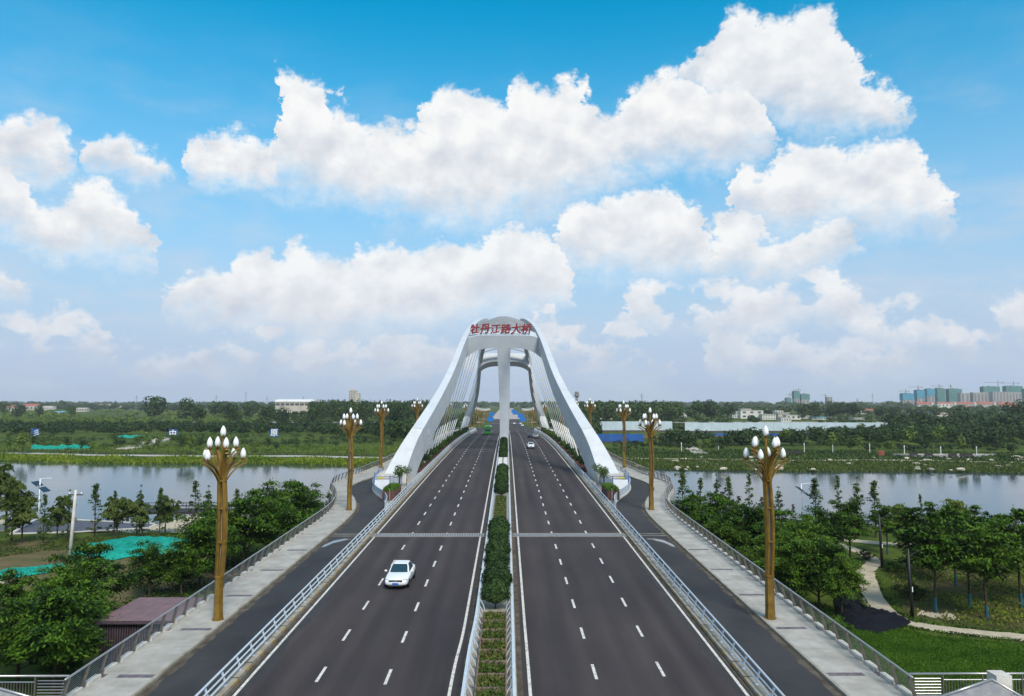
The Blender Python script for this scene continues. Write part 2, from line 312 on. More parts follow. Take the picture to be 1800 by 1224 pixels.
TOWERC = mat('tower_concrete', (0.34, 0.32, 0.31), 0.85, var=0.12, vscale=0.1)
NETG = mat('scaffold_net_green', (0.07, 0.19, 0.18), 0.8, var=0.2, vscale=0.15)
NETB = mat('scaffold_net_blue', (0.05, 0.25, 0.36), 0.8, var=0.2, vscale=0.15)
CRANE = mat('crane_steel', (0.24, 0.22, 0.23), 0.7)
ROOFM = mat('hall_roof', (0.62, 0.62, 0.60), 0.5, var=0.06, vscale=0.1)

mottle(PAVE, 0.5, (.80, .79, .76), (1.06, 1.05, 1.04)); mottle(GRASS, 0.035, (.62, .70, .60), (1.35, 1.15, 1.0)); mottle(LAWN, 0.25, (.75, .8, .8), (1.2, 1.12, 1.3))
LEAF_N = leaf_mat('leaf_near', [(0.003, 0.011, 0.002), (0.011, 0.036, 0.004), (0.075, 0.160, 0.011)], 0.22, 0.8)
LEAF_N2 = leaf_mat('leaf_near_light', [(0.005, 0.018, 0.003), (0.022, 0.060, 0.006), (0.105, 0.195, 0.016)], 0.25, 0.8)
LEAF_Y = leaf_mat('leaf_yellow', [(0.035, 0.060, 0.007), (0.085, 0.130, 0.012), (0.20, 0.23, 0.028)], 0.25, 0.8)
LEAF_S = leaf_mat('leaf_sapling', [(0.020, 0.042, 0.008), (0.048, 0.088, 0.015), (0.090, 0.145, 0.026)], 0.25, 0.7)
LEAF_R = leaf_mat('leaf_reddish', [(0.045, 0.022, 0.014), (0.075, 0.040, 0.024), (0.07, 0.07, 0.03)], 0.2, 0.8)
LEAF_B = leaf_mat('leaf_box', [(0.008, 0.020, 0.006), (0.018, 0.042, 0.010), (0.045, 0.085, 0.020)], 0.12, 2.0)
LEAF_W = leaf_mat('leaf_willow', [(0.035, 0.060, 0.014), (0.060, 0.095, 0.020), (0.10, 0.135, 0.030)], 0.25, 0.6)
LEAF_F = leaf_mat('leaf_far', [(0.012, 0.030, 0.010), (0.026, 0.056, 0.014), (0.060, 0.100, 0.024)], 0.1, 0.12)
LEAF_D = leaf_mat('leaf_dark', [(0.009, 0.024, 0.008), (0.018, 0.042, 0.011), (0.038, 0.072, 0.016)], 0.1, 0.12)
LEAF_FL = leaf_mat('leaf_field', [(0.045, 0.085, 0.012), (0.075, 0.130, 0.018), (0.12, 0.17, 0.030)], 0.1, 0.10)
LEAF_RE = leaf_mat('leaf_reed', [(0.060, 0.115, 0.008), (0.125, 0.195, 0.012), (0.22, 0.26, 0.022)], 0.2, 0.10)
LEAF_P = leaf_mat('leaf_trough', [(0.030, 0.060, 0.010), (0.060, 0.110, 0.016), (0.12, 0.13, 0.035)], 0.2, 2.5)

# ------------------------------------------------------------------ helpers
class MB:
    def __init__(s): s.v, s.f, s.mi, s.cur = [], [], [], 0
    def add(s, vs, fs):
        o = len(s.v); s.v += [tuple(map(float, p)) for p in vs]; s.f += [tuple(i + o for i in f) for f in fs]; s.mi += [s.cur] * len(fs)
    def box(s, c, d, rz=0.0, M=None):
        hx, hy, hz = d[0] / 2, d[1] / 2, d[2] / 2
        ps = [Vector((x, y, z)) for x in (-hx, hx) for y in (-hy, hy) for z in (-hz, hz)]
        rot = M if M is not None else Matrix.Rotation(rz, 3, 'Z')
        s.add([rot @ p + Vector(c) for p in ps], [(0, 1, 3, 2), (4, 6, 7, 5), (0, 4, 5, 1), (2, 3, 7, 6), (0, 2, 6, 4), (1, 5, 7, 3)])
    def b2(s, lo, hi): s.box([(a + b) / 2 for a, b in zip(lo, hi)], [abs(b - a) for a, b in zip(lo, hi)])
    def ring_sweep(s, rings, closed_ring=True, caps=True):
        n = len(rings[0]); vs = [p for r in rings for p in r]; fs = []
        for i in range(len(rings) - 1):
            for j in range(n if closed_ring else n - 1):
                k = (j + 1) % n; fs.append((i * n + j, i * n + k, (i + 1) * n + k, (i + 1) * n + j))
        if caps and closed_ring:
            fs.append(tuple(range(n - 1, -1, -1))); fs.append(tuple((len(rings) - 1) * n + j for j in range(n)))
        s.add(vs, fs)
    def tube(s, path, r, n=6, caps=True):
        P = [Vector(p) for p in path]; rs = r if isinstance(r, (list, tuple)) else [r] * len(P); rings = []
        for i, p in enumerate(P):
            t = (P[min(i + 1, len(P) - 1)] - P[max(i - 1, 0)]).normalized()
            a = Vector((0, 0, 1)) if abs(t.z) < 0.95 else Vector((0, 1, 0))
            x = t.cross(a).normalized(); y = t.cross(x).normalized()
            rings.append([p + x * (rs[i] * math.cos(2 * math.pi * k / n)) + y * (rs[i] * math.sin(2 * math.pi * k / n)) for k in range(n)])
        s.ring_sweep(rings, True, caps)
    def rect(s, path, w, h, up=(0, 0, 1)):
        P = [Vector(p) for p in path]; rings = []; U = Vector(up)
        for i, p in enumerate(P):
            t = (P[min(i + 1, len(P) - 1)] - P[max(i - 1, 0)]).normalized()
            x = t.cross(U).normalized(); y = x.cross(t).normalized()
            ww = w[i] if isinstance(w, list) else w; hh = h[i] if isinstance(h, list) else h
            rings.append([p - x * ww / 2 - y * hh / 2, p + x * ww / 2 - y * hh / 2, p + x * ww / 2 + y * hh / 2, p - x * ww / 2 + y * hh / 2])
        s.ring_sweep(rings)
    def lathe(s, c, prof, n=10):
        s.ring_sweep([[(c[0] + r * math.cos(2 * math.pi * k / n), c[1] + r * math.sin(2 * math.pi * k / n), c[2] + z) for k in range(n)] for r, z in prof])
    def poly(s, pts, z=None):
        s.add([(p[0], p[1], p[2] if len(p) > 2 else z) for p in pts], [tuple(range(len(pts)))])
    def build(s, name, mats, parent=None, smooth=False, loc=None, **tags):
        me = bpy.data.meshes.new(name); me.from_pydata(s.v, [], s.f)
        for m in (mats if isinstance(mats, (list, tuple)) else [mats]): me.materials.append(m)
        if any(s.mi): me.polygons.foreach_set('material_index', s.mi)
        if smooth: me.polygons.foreach_set('use_smooth', [True] * len(me.polygons))
        me.update()
        return link(name, me, parent, loc, **tags)
def link(name, data, parent=None, loc=None, **tags):
    o = bpy.data.objects.new(name, data); C.objects.link(o)
    if parent is not None: o.parent = parent
    if loc is not None: o.location = loc
    tag(o, **tags); return o
def tag(o, label=None, cat=None, group=None, kind=None):
    if label: o['label'] = label
    if cat: o['category'] = cat
    if group: o['group'] = group
    if kind: o['kind'] = kind
    return o
def thing(name, label, cat, loc=(0, 0, 0), rz=0.0, group=None):
    o = bpy.data.objects.new(name, None); C.objects.link(o); o.location = loc; o.rotation_euler = (0, 0, rz); o.empty_display_size = 0.3
    return tag(o, label, cat, group)
def copy_tree(o, parent=None):
    c = o.copy(); C.objects.link(c); c.parent = parent
    for ch in list(o.children): copy_tree(ch, c)
    return c
def recalc(o):
    import bmesh
    bm = bmesh.new(); bm.from_mesh(o.data); bmesh.ops.recalc_face_normals(bm, faces=bm.faces[:]); bm.to_mesh(o.data); bm.free(); return o
ORD = ['first', 'second', 'third', 'fourth', 'fifth', 'sixth', 'seventh', 'eighth', 'ninth', 'tenth', 'eleventh', 'twelfth', 'thirteenth', 'fourteenth', 'fifteenth', 'sixteenth', 'seventeenth', 'eighteenth', 'nineteenth', 'twentieth']
_t = ['twenty', 'thirty', 'forty', 'fifty', 'sixty', 'seventy', 'eighty', 'ninety']
for _n in range(21, 99): ORD.append(_t[_n // 10 - 2][:-1] + 'ieth' if _n % 10 == 0 else _t[_n // 10 - 2] + '-' + ORD[_n % 10 - 1])
def rank_labels(objs, fmt, key=None):
    """labels by place: counted from the left as seen in the photo"""
    objs = sorted(objs, key=key or (lambda o: px_of(o.location)[0]))
    for i, o in enumerate(objs): o['label'] = fmt.format(ORD[i])

def quads(name, V, mats, parent=None, midx=None, **tags):
    """numpy (n*4,3) vertex array -> one mesh of separate quads"""
    n = len(V) // 4; me = bpy.data.meshes.new(name)
    me.vertices.add(n * 4); me.vertices.foreach_set('co', V.astype(np.float32).ravel())
    me.loops.add(n * 4); me.loops.foreach_set('vertex_index', np.arange(n * 4, dtype=np.int32))
    me.polygons.add(n); me.polygons.foreach_set('loop_start', np.arange(0, n * 4, 4, dtype=np.int32)); me.polygons.foreach_set('loop_total', np.full(n, 4, dtype=np.int32))
    for m in (mats if isinstance(mats, (list, tuple)) else [mats]): me.materials.append(m)
    if midx is not None: me.polygons.foreach_set('material_index', midx.astype(np.int32))
    me.update(); me.validate()
    return link(name, me, parent, None, **tags)
def leaf_quads(P, D, Nn, ln, wd):
    """leaves at P along D with face normal near Nn; ln, wd arrays"""
    D = D / (np.linalg.norm(D, axis=1, keepdims=True) + 1e-9)
    S = np.cross(D, Nn); S /= (np.linalg.norm(S, axis=1, keepdims=True) + 1e-9)
    a = D * ln[:, None] / 2; b = S * wd[:, None] / 2
    V = np.empty((len(P), 4, 3)); V[:, 0] = P - a - b * 0.35; V[:, 1] = P - a * 0.1 + b - 0; V[:, 2] = P + a; V[:, 3] = P - a * 0.1 - b
    return V.reshape(-1, 3)
def rnd_dirs(rg, n):
    v = rg.normal(size=(n, 3)); return v / np.linalg.norm(v, axis=1, keepdims=True)

# ------------------------------------------------------------------ deck profile
KD = [-60, 0, 36, 44, 55, 75, 108, 131, 178, 205, 235, 280, 330, 400, 500, 600, 700, 800, 6000]
KZ = [-4.6, -3.5, -2.75, -2.6, -2.4, -2.0, -1.3, -.82, -.1, 0, -.12, -.7, -1.6, -3.1, -5.1, -6.6, -7.5, -7.8, -7.8]
_ys = np.arange(-60, 6001, 1.0); _k = np.hanning(31); _k /= _k.sum()
_zs = np.convolve(np.pad(np.interp(_ys, KD, KZ), 15, mode='edge'), _k, 'valid')
def DZ(y): return float(np.interp(y, _ys, _zs))
KERB_Y = [0, 80, 85, 89, 93, 97.5, 101.7, 105.5, 109, 115, 120, 126, 134, 150, 180, 230, 260, 276, 290, 305, 315, 323, 332, 340, 420]
KERB_X = [16.9, 16.9, 17.0, 17.3, 18.0, 19.1, 20.5, 21.8, 22.3, 22.0, 21.0, 20.4, 20.0, 19.6, 19.3, 19.3, 19.6, 20.0, 21.0, 22.0, 20.5, 18.5, 17.2, 16.9, 16.9]
SIDE_Y = [0, 82, 86, 90, 93.5, 97, 100, 105, 111, 115, 119, 124, 133, 139, 151, 180, 230, 260, 276, 290, 300, 312, 320, 330, 340, 420]
SIDE_X = [19.9, 19.9, 20.0, 20.4, 21.0, 21.8, 22.6, 24.4, 25.5, 25.4, 24.7, 24.1, 23.4, 22.9, 22.5, 22.2, 22.2, 22.6, 23.2, 24.6, 25.4, 24.0, 22.0, 20.4, 19.9, 19.9]
GRD_Y = [0, 88, 91, 94, 98.5, 101.7, 106.5, 111, 115]
GRD_X = [13.7, 13.7, 13.9, 14.4, 15.8, 17.1, 18.5, 19.2, 19.3]
def smooth1(Y, X):
    yy = np.arange(0, 700, 0.5); xx = np.interp(yy, Y, X); k = np.hanning(13); k /= k.sum()
    xs = np.convolve(np.pad(xx, 6, mode='edge'), k, 'valid'); return lambda y: float(np.interp(y, yy, xs))
KX, SX, GX = smooth1(KERB_Y, KERB_X), smooth1(SIDE_Y, SIDE_X), smooth1(GRD_Y, GRD_X)
def frange(a, b, st):
    n = max(1, int(round((b - a) / st))); return [a + (b - a) * i / n for i in range(n + 1)]
def strip(mb, fl, fr, y0, y1, st, off, skirt=0.0):
    """a sheet along the deck between x=fl(y) and x=fr(y), 'off' above the deck"""
    Y = frange(y0, y1, st); vs = []; fs = []
    for y in Y:
        z = DZ(y) + off; vs += [(fl(y), y, z), (fr(y), y, z)]
        if skirt: vs += [(fl(y), y, z - skirt), (fr(y), y, z - skirt)]
    k = 4 if skirt else 2
    for i in range(len(Y) - 1):
        a = i * k; b = a + k; fs.append((a, a + 1, b + 1, b))
        if skirt: fs += [(a + 2, a, b, b + 2), (a + 1, a + 3, b + 3, b + 1)]
    mb.add(vs, fs)
def cst(x): return lambda y: x
rng = np.random.default_rng(7); random.seed(11)

# ------------------------------------------------------------------ ground and water
GN, WATER, GF = -6.7, -9.7, -8.2
def shore_near(x): return 122.0 + 3.0 * math.sin(x * 0.05) + (0 if x < 0 else 0.02 * x)
def shore_far(x): return 236.0 - 0.14 * max(-420, min(420, x)) + 2.5 * math.sin(x * 0.06)
def ground_z(x, y):
    sn, sf = shore_near(x), shore_far(x)
    if y < sn:
        t = min(1.0, max(0.0, (sn + 2 - y) / 22.0)); t = t * t * (3 - 2 * t)
        return -10.2 + (GN + 10.2) * t
    if y < sf: 
        t = min(1, (y - sn) / 10.0, (sf - y) / 10.0); return -10.2 - 1.2 * t
    d = y - sf
    z = np.interp(d, [0, 3, 14, 22, 26, 62, 110, 400], [-10.2, -9.4, -9.0, -8.7, -8.6, -7.5, -8.0, GF])
    return float(z) + 0.15 * math.sin(x * 0.11) * math.sin(y * 0.13) * min(1, d / 20)
def axis(segs):
    out = []
    for a, b, st in segs: out += frange(a, b, st)[:-1]
    return out + [segs[-1][1]]
gx = axis([(-6000, -1000, 500), (-1000, -260, 40), (-260, -80, 6), (-80, 80, 2.5), (80, 260, 6), (260, 1000, 40), (1000, 6000, 500)])
gy = axis([(-200, 20, 20), (20, 150, 2.5), (150, 205, 6), (205, 330, 2.5), (330, 700, 20), (700, 1600, 90), (1600, 6000, 400)])
def build_ground():
    V = [(x, y, ground_z(x, y)) for y in gy for x in gx]; n = len(gx)
    Fc = [(j * n + i, j * n + i + 1, (j + 1) * n + i + 1, (j + 1) * n + i) for j in range(len(gy) - 1) for i in range(n - 1)]
    mb = MB(); mb.add(V, Fc); o = mb.build('terrain', GRASS, kind='structure', smooth=True); return o
build_ground()
def build_water():
    m = bpy.data.materials.new('river_water'); m.use_nodes = True; N, L = m.node_tree.nodes, m.node_tree.links
    b = N['Principled BSDF']; b.inputs['Base Color'].default_value = (0.030, 0.050, 0.062, 1); b.inputs['Roughness'].default_value = 0.06
    b.inputs['Specular IOR Level'].default_value = 0.55; b.inputs['IOR'].default_value = 1.33
    geo = N.new('ShaderNodeNewGeometry'); mp = N.new('ShaderNodeMapping'); mp.inputs['Scale'].default_value = (0.55, 1.0, 1); L.new(geo.outputs['Position'], mp.inputs[0])
    n1 = N.new('ShaderNodeTexNoise'); n1.inputs['Scale'].default_value = 1.1; n1.inputs['Detail'].default_value = 5; L.new(mp.outputs[0], n1.inputs['Vector'])
    n2 = N.new('ShaderNodeTexNoise'); n2.inputs['Scale'].default_value = 0.05; n2.inputs['Detail'].default_value = 3; L.new(mp.outputs[0], n2.inputs['Vector'])
    ml = N.new('ShaderNodeMath'); ml.operation = 'MULTIPLY'; L.new(n1.outputs['Fac'], ml.inputs[0]); L.new(n2.outputs['Fac'], ml.inputs[1])
    bp = N.new('ShaderNodeBump'); bp.inputs['Strength'].default_value = 0.42; bp.inputs['Distance'].default_value = 0.09
    L.new(ml.outputs[0], bp.inputs['Height']); L.new(bp.outputs[0], b.inputs['Normal'])
    mb = MB(); mb.add([(-1500, 100, WATER), (1500, 100, WATER), (1500, 420, WATER), (-1500, 420, WATER)], [(0, 1, 2, 3)])
    mb.build('river_water', m, kind='structure')
build_water()

# ------------------------------------------------------------------ bridge deck, roads, markings
def build_deck():
    mb = MB(); Y = frange(-10, 330, 2); rings = []
    for y in Y:
        z = DZ(y) - 0.03; s = SX(y) + 0.25
        low = z - 1.9 if 104 < y < 300 else -9.0
        rings.append([(-s, y, z), (-s, y, z - 0.55), (-s + 1.2, y, low), (s - 1.2, y, low), (s, y, z - 0.55), (s, y, z)])
    mb.ring_sweep(rings)
    d = mb.build('bridge_deck', CONC, kind='structure')
    mb = MB()
    for y0 in (152, 258):
        for x in (-9, 9): mb.box((x, y0, -8.5), (3, 3, 14))
    mb.build('pier', CONC, d)
    mb = MB(); Y = frange(330, 800, 6)
    mb.ring_sweep([[(-21, y, DZ(y) - 0.03), (-23, y, -9.5), (23, y, -9.5), (21, y, DZ(y) - 0.03)] for y in Y])
    mb.build('road_embankment', GRASS, kind='structure')
    for s in (-1, 1):
        mb = MB(); strip(mb, cst(s * 1.25), cst(s * 13.0), -10, 800, 2, 0.0)
        road = mb.build('road', ASPH, kind='structure')
        # solid edge lines
        mb = MB(); strip(mb, cst(s * 12.22), cst(s * 12.38), 20, 330, 2, 0.005); mb.build('edge_line', PAINT, road)
        def mx(y): return 1.78 + (0.16 * (1 / (1 + math.exp((y - 42.5) / 1.2))) if s < 0 else 0.03 * (1 / (1 + math.exp((y - 44) / 2.0))))
        mb = MB(); strip(mb, lambda y: s * mx(y), lambda y: s * (mx(y) + 0.16), 20, 330, 1, 0.005); mb.build('edge_line', PAINT, road)
        dash = None
        for li, X in enumerate((5.3, 8.8)):
            y = 31.6 + (0.6 if s > 0 else 0) + li * 0.35
            while y < 330:
                b = MB(); strip(b, cst(s * X - 0.08), cst(s * X + 0.08), y, y + 2.0, 1, 0.005); b.build('lane_dash', PAINT, road); y += 6.0
        # dirt along the gutters
        mb = MB(); strip(mb, cst(s * 12.5), cst(s * 12.68), 20, 300, 2, 0.004); mb.build('gutter_dirt', DIRT, road)
        mb = MB(); strip(mb, cst(s * 1.25), cst(s * 1.55), 20, 300, 2, 0.004); mb.build('gutter_dirt', DIRT, road)
        # damp dirty margin outside the edge line
        rq = random.Random(5 + s); mb = MB(); Y = frange(24, 300, 0.7); ee = [12.05 - 0.25 * rq.random() - (0.35 * math.sin(y * .35) ** 2 if 34 < y < 56 else 0) for y in Y]
        vs = [p for y, e in zip(Y, ee) for p in ((s * max(e, 12.4 if not (30 < y < 62 or 90 < y < 104) else 0), y, DZ(y) + .0025), (s * 12.69, y, DZ(y) + .0025))]
        mb.add(vs, [(2 * i, 2 * i + 1, 2 * i + 3, 2 * i + 2) for i in range(len(Y) - 1)]); mb.build('gutter_stain', mat('damp_asphalt', (0.034, 0.031, 0.031), 0.6, var=.2, vscale=.8, spec=.3), road)
        # expansion joint: steel comb between two pale bands
        for k, (y0, w, m_) in enumerate(((73.6, 0.22, KERB), (75.2, 0.22, KERB), (73.85, 1.32, mat('joint_steel', (0.13, 0.135, 0.145), 0.6, var=.3, vscale=2)))):
            mb = MB(); strip(mb, cst(s * 1.3), cst(s * 12.95), y0, y0 + w, 1, 0.006); mb.build('joint_band' if k < 2 else 'joint_plate', m_, road)
        mb = MB()
        for k in range(46): mb.box((s * (1.6 + k * 0.245), 74.5, DZ(74.5) + 0.012), (0.09, 1.1, 0.02), rz=0.06)
        mb.build('joint_teeth', STONE, road, kind='stuff')
        # cycle lane
        mb = MB(); strip(mb, lambda y: s * 13.0, lambda y: s * (KX(y) + 0.02), -10, 420, 1, -0.012)
        lane = mb.build('cycle_lane', ASPH2, kind='structure')
        mb = MB(); strip(mb, lambda y: s * (KX(y) - 0.26 - 0.16 * math.sin(y * 0.9) ** 2 - 0.12 * math.sin(y * 2.3) ** 2), lambda y: s * (KX(y) - 0.01), 20, 95, 0.6, -0.006); mb.build('gutter_dirt', DIRT, lane)
        for y0, m_ in ((74.0, KERB), (74.95, KERB)):
            mb = MB(); strip(mb, cst(s * 13.75), lambda y: s * (KX(y) - 0.3), y0, y0 + 0.22, 1, -0.004); mb.build('joint_band', m_, lane)
        mb = MB(); b = [(14.3, 72.6), (15.0, 72.9), (15.9, 72.0), (16.35, 70.2), (16.4, 69.0), (16.1, 69.2), (15.7, 70.8), (15.0, 71.9)]
        mb.add([(s * x, y, DZ(y) - 0.003) for x, y in (b if s > 0 else b[::-1])], [tuple(range(len(b)))]); mb.build('puddle', mat('puddle', (0.16, 0.16, 0.16), 0.16, spec=0.7), lane)
        # kerb between cycle lane and sidewalk, then the sidewalk
        mb = MB(); strip(mb, lambda y: s * KX(y), lambda y: s * (KX(y) + 0.16), 20, 420, 0.5, 0.14, 0.2); mb.build('sidewalk_kerb', KERB, kind='structure')
        mb = MB(); strip(mb, lambda y: s * (KX(y) + 0.16), lambda y: s * SX(y), 20, 420, 0.5, 0.135, 0.02)
        walk = mb.build('sidewalk', PAVE, kind='structure')
        y = 31.0; k = 0
        while y < 330:
            mb = MB(); strip(mb, lambda q: s * (KX(q) + 0.22), lambda q: s * (SX(q) - 0.95), y, y + 0.42, 1, 0.139)
            if y < 72: mb.build('paving_band', INLAY, walk)
            else:
                mb = MB(); strip(mb, lambda q: s * (KX(q) + 0.22), lambda q: s * (SX(q) - 0.3), y, y + 0.12, 1, 0.139); mb.build('paving_joint', INLAY, walk)
            mb = MB(); strip(mb, lambda q: s * (SX(q) - 0.32), lambda q: s * (SX(q) - 0.02), y, y + 0.5, 1, 0.139); mb.build('paving_band', INLAY, walk)
            y += 7.2 if y < 120 else 9.0
    # island of pale stone paving round each arch foot, planters beyond it
    for s in (-1, 1):
        mb = MB(); strip(mb, cst(s * 13.35), lambda y: s * min(GX(y) if y < 113 else 19.2, KX(y) - 0.1), 87.5, 318, 1, 0.10, 0.15)
        mb.build('footway_island', PEBBLE, kind='structure')
    mb = MB(); strip(mb, cst(-1.25), cst(1.25), -10, 480, 2, 0.10, 0.13); mb.build('median_strip', KERB, kind='structure')
    # wide pale road beyond the crossing and the side road
    mb = MB(); Y = frange(800, 2400, 100); 
    mb.add([(s * 17, y, -7.75) for y in Y for s in (-1, 1)], [(2 * i, 2 * i + 1, 2 * i + 3, 2 * i + 2) for i in range(len(Y) - 1)]); mb.build('far_road', ASPH3, kind='structure')
    mb = MB(); mb.add([(-600, 640, DZ(640) - .25), (600, 640, DZ(640) - .25), (600, 690, DZ(690) - .25), (-600, 690, DZ(690) - .25)], [(0, 1, 2, 3)]); mb.build('cross_road', ASPH3, kind='structure')
    for i in range(9):
        for s in (-1, 1):
            mb = MB(); strip(mb, cst(s * (2.2 + i * 1.15) - 0.28), cst(s * (2.2 + i * 1.15) + 0.28), 604, 612, 4, 0.008); mb.build('crossing_stripe', PAINT, bpy.data.objects['road' if s < 0 else 'road.001'])
build_deck()

# ------------------------------------------------------------------ kerbs, guardrails, railings
def build_guardrails():
    for s in (-1, 1):
        side = 'left' if s < 0 else 'right'
        # kerb under the outer guardrail: blocks with yellow paint at their lower edge
        mbf = MB(); kerb = None
        k0 = thing('guardrail_kerb', f'weathered concrete block kerb under the {side} outer guardrail', 'kerb', (s * 13.0, 30, DZ(30)))
        y = 30.0; i = 0
        while y < 330:
            y1 = min(y + 2.0, 330)
            if y < 112:
                mb = MB(); strip(mb, cst(0.0 - 0.31 * 1), cst(0.31), y + 0.02, y1 - 0.03, 1, 0.20 + 0.012 * (i % 3), 0.3)
                o = mb.build('kerb_block', KERB, k0); o.matrix_parent_inverse = Matrix.Translation((0, -30, -DZ(30)))
                mb = MB(); e = -s * 0.318; strip(mb, cst(e - 0.006), cst(e + 0.006), y + 1.05, y1 - 0.05, 1, 0.19, 0.12)
                q = mb.build('yellow_mark', YEL, o)
            else: strip(mbf, cst(-0.31), cst(0.31), y, y1, 1, 0.20, 0.3)
            y += 2.0; i += 1
        o = mbf.build('kerb_block', KERB, k0, kind='stuff'); o.matrix_parent_inverse = Matrix.Translation((0, -30, -DZ(30)))
        # outer guardrail: three tubes on leaning posts
        g = thing('guardrail', f'pale blue three-tube steel guardrail between {side} carriageway and cycle lane', 'guardrail', (s * 13.0, 30, DZ(30)))
        for h, dx, r in ((0.44, -0.04, 0.05), (0.68, 0.05, 0.05), (0.94, 0.16, 0.06)):
            mb = MB(); mb.tube([(s * dx, y - 30, DZ(y) + h - DZ(30)) for y in frange(30, 330, 3)], r, 6); mb.build('rail_tube', RAIL, g, smooth=True)
        pm = MB(); pm.rect([(s * 0.05, 0, 0.15), (s * 0.02, 0, 0.44), (s * 0.10, 0, 0.70), (s * 0.20, 0, 0.94)], 0.05, 0.10, (s, 0, 0.2))
        pm.box((0, 0, 0.22), (0.2, 0.14, 0.04)); proto = None
        pf = MB()
        y = 31.0
        while y < 330:
            if y < 118:
                if proto is None: proto = pm.build('post', RAIL, g); o = proto
                else: o = proto.copy(); C.objects.link(o); o.parent = g
                o.location = (0, y - 30, DZ(y) - DZ(30))
            else: pf.box((0.05 * s, y - 30, DZ(y) - DZ(30) + 0.65), (0.12, 0.06, 0.9))
            y += 2.0
        pf.build('post', RAIL, g, kind='stuff')
        # median guardrail: flat rail on curved brackets
        g = thing('median_guardrail', f'pale blue flat-rail guardrail along the {side} edge of the planted median', 'guardrail', (s * 1.1, 30, DZ(30)))
        def mx(y): return s * ((0.14 * (1 / (1 + math.exp((y - 42.5) / 1.2))) if s < 0 else 0.0))
        mb = MB(); mb.rect([(mx(y), y - 30, DZ(y) + 0.92 - DZ(30)) for y in frange(30, 200, 1)], 0.15, 0.09); mb.build('top_rail', RAIL, g)
        mb = MB(); mb.rect([(mx(y) - s * 0.05, y - 30, DZ(y) + 0.55 - DZ(30)) for y in frange(30, 200, 1)], 0.05, 0.10); mb.build('lower_rail', RAIL, g)
        pm = MB(); pm.rect([(-s * 0.42, 0, 0.1), (-s * 0.32, 0, 0.45), (-s * 0.14, 0, 0.75), (0, 0, 0.92)], 0.06, 0.05, (0, 1, 0)); pm.box((-s * 0.05, 0, 0.5), (0.06, 0.1, 0.85)); proto = None
        pf = MB(); y = 30.6
        while y < 200:
            if y < 105:
                if proto is None: proto = pm.build('bracket', RAIL, g); o = proto
                else: o = proto.copy(); C.objects.link(o); o.parent = g
                o.location = (mx(y), y - 30, DZ(y) - DZ(30))
            else: pf.box((0, y - 30, DZ(y) - DZ(30) + 0.5), (0.06, 0.1, 0.85))
            y += 1.25
        pf.build('bracket', RAIL, g, kind='stuff')
        # outer pedestrian railing: leaning posts, wires, round handrail, white base blocks
        g = thing('pedestrian_railing', f'stainless pedestrian railing with wire infill along the {side} sidewalk edge', 'railing', (0, 0, 0))
        Y = frange(35, 330, 0.75)
        mb = MB(); mb.tube([(s * (SX(y) - 0.28), y, DZ(y) + 1.27) for y in Y], 0.05, 6); mb.build('handrail', STEEL, g, smooth=True)
        mb = MB()
        Yw = frange(35, 330, 1.5)
        for k in range(9): mb.tube([(s * (SX(y) - 0.03 - 0.022 * k), y, DZ(y) + 0.30 + 0.105 * k) for y in Yw], 0.011, 3, False)
        mb.build('wire', STEEL, g, kind='stuff')
        pm = MB(); pm.rect([(0.05 * s, 0, 0.12), (0, 0, 0.3), (-s * 0.26, 0, 1.25)], 0.045, 0.16, (s, 0, 0.25)); proto = None
        bb = MB(); bb.box((0, 0, 0.19), (0.30, 1.15, 0.24)); bproto = None
        # posts stand at even arc length along the winding edge
        y = 35.3; n = 0; pf = MB(); bf = MB()
        while y < 330:
            sl = s * (SX(y + .2) - SX(y - .2)) / .4; stp = 1.6 / math.sqrt(1 + sl * sl); rz = -math.atan(sl)
            if n < 92:
                if proto is None: proto = pm.build('post', POSTM, g); o = proto; bproto = bb.build('base_block', KERBW, g); b = bproto
                else:
                    o = proto.copy(); C.objects.link(o); b = bproto.copy(); C.objects.link(b)
                o.location = (s * (SX(y) - 0.05), y, DZ(y)); o.rotation_euler = (0, 0, rz)
                yb = y + stp / 2; b.location = (s * (SX(yb) - 0.05), yb, DZ(yb)); b.rotation_euler = (0, 0, rz)
            else:
                pf.box((s * (SX(y) - 0.15), y, DZ(y) + 0.75), (0.16, 0.05, 1.1), rz); bf.box((s * (SX(y + .8) - 0.05), y + .8, DZ(y + .8) + 0.17), (0.3, 1.1, 0.2), rz)
            y += stp; n += 1
        pf.build('post', POSTM, g, kind='stuff'); bf.build('base_block', KERBW, g, kind='stuff')
        # curved panel fence round the island
        g = thing('island_fence', f'pale blue curved panel fence bordering the cycle lane at the {side} arch foot', 'fence', (0, 0, 0))
        Y = frange(88.2, 113, 0.6)
        mb = MB(); mb.tube([(s * GX(y), y, DZ(y) + 1.12) for y in Y], 0.05, 6); mb.build('handrail', RAIL, g, smooth=True)
        mb = MB(); mb.rect([(s * GX(y), y, DZ(y) + 0.2) for y in Y], 0.06, 0.1); mb.build('lower_rail', RAIL, g)
        mb = MB(); strip(mb, lambda y: s * (GX(y) - 0.12), lambda y: s * (GX(y) + 0.12), 88.2, 113, 0.6, 0.16, 0.2); mb.build('base', KERBW, g)
        y = 88.4
        while y < 113:
            sl = s * (GX(y + .2) - GX(y - .2)) / .4; stp = 0.9 / math.sqrt(1 + sl * sl)
            y2 = y + stp
            mb = MB(); 
            for q in frange(y + 0.03, y2 - 0.03, 0.14): mb.box((s * GX(q), q, DZ(q) + 0.66), (0.03, 0.06, 0.86), -math.atan(sl))
            mb.build('bar_panel', RAIL, g); y = y2
build_guardrails()

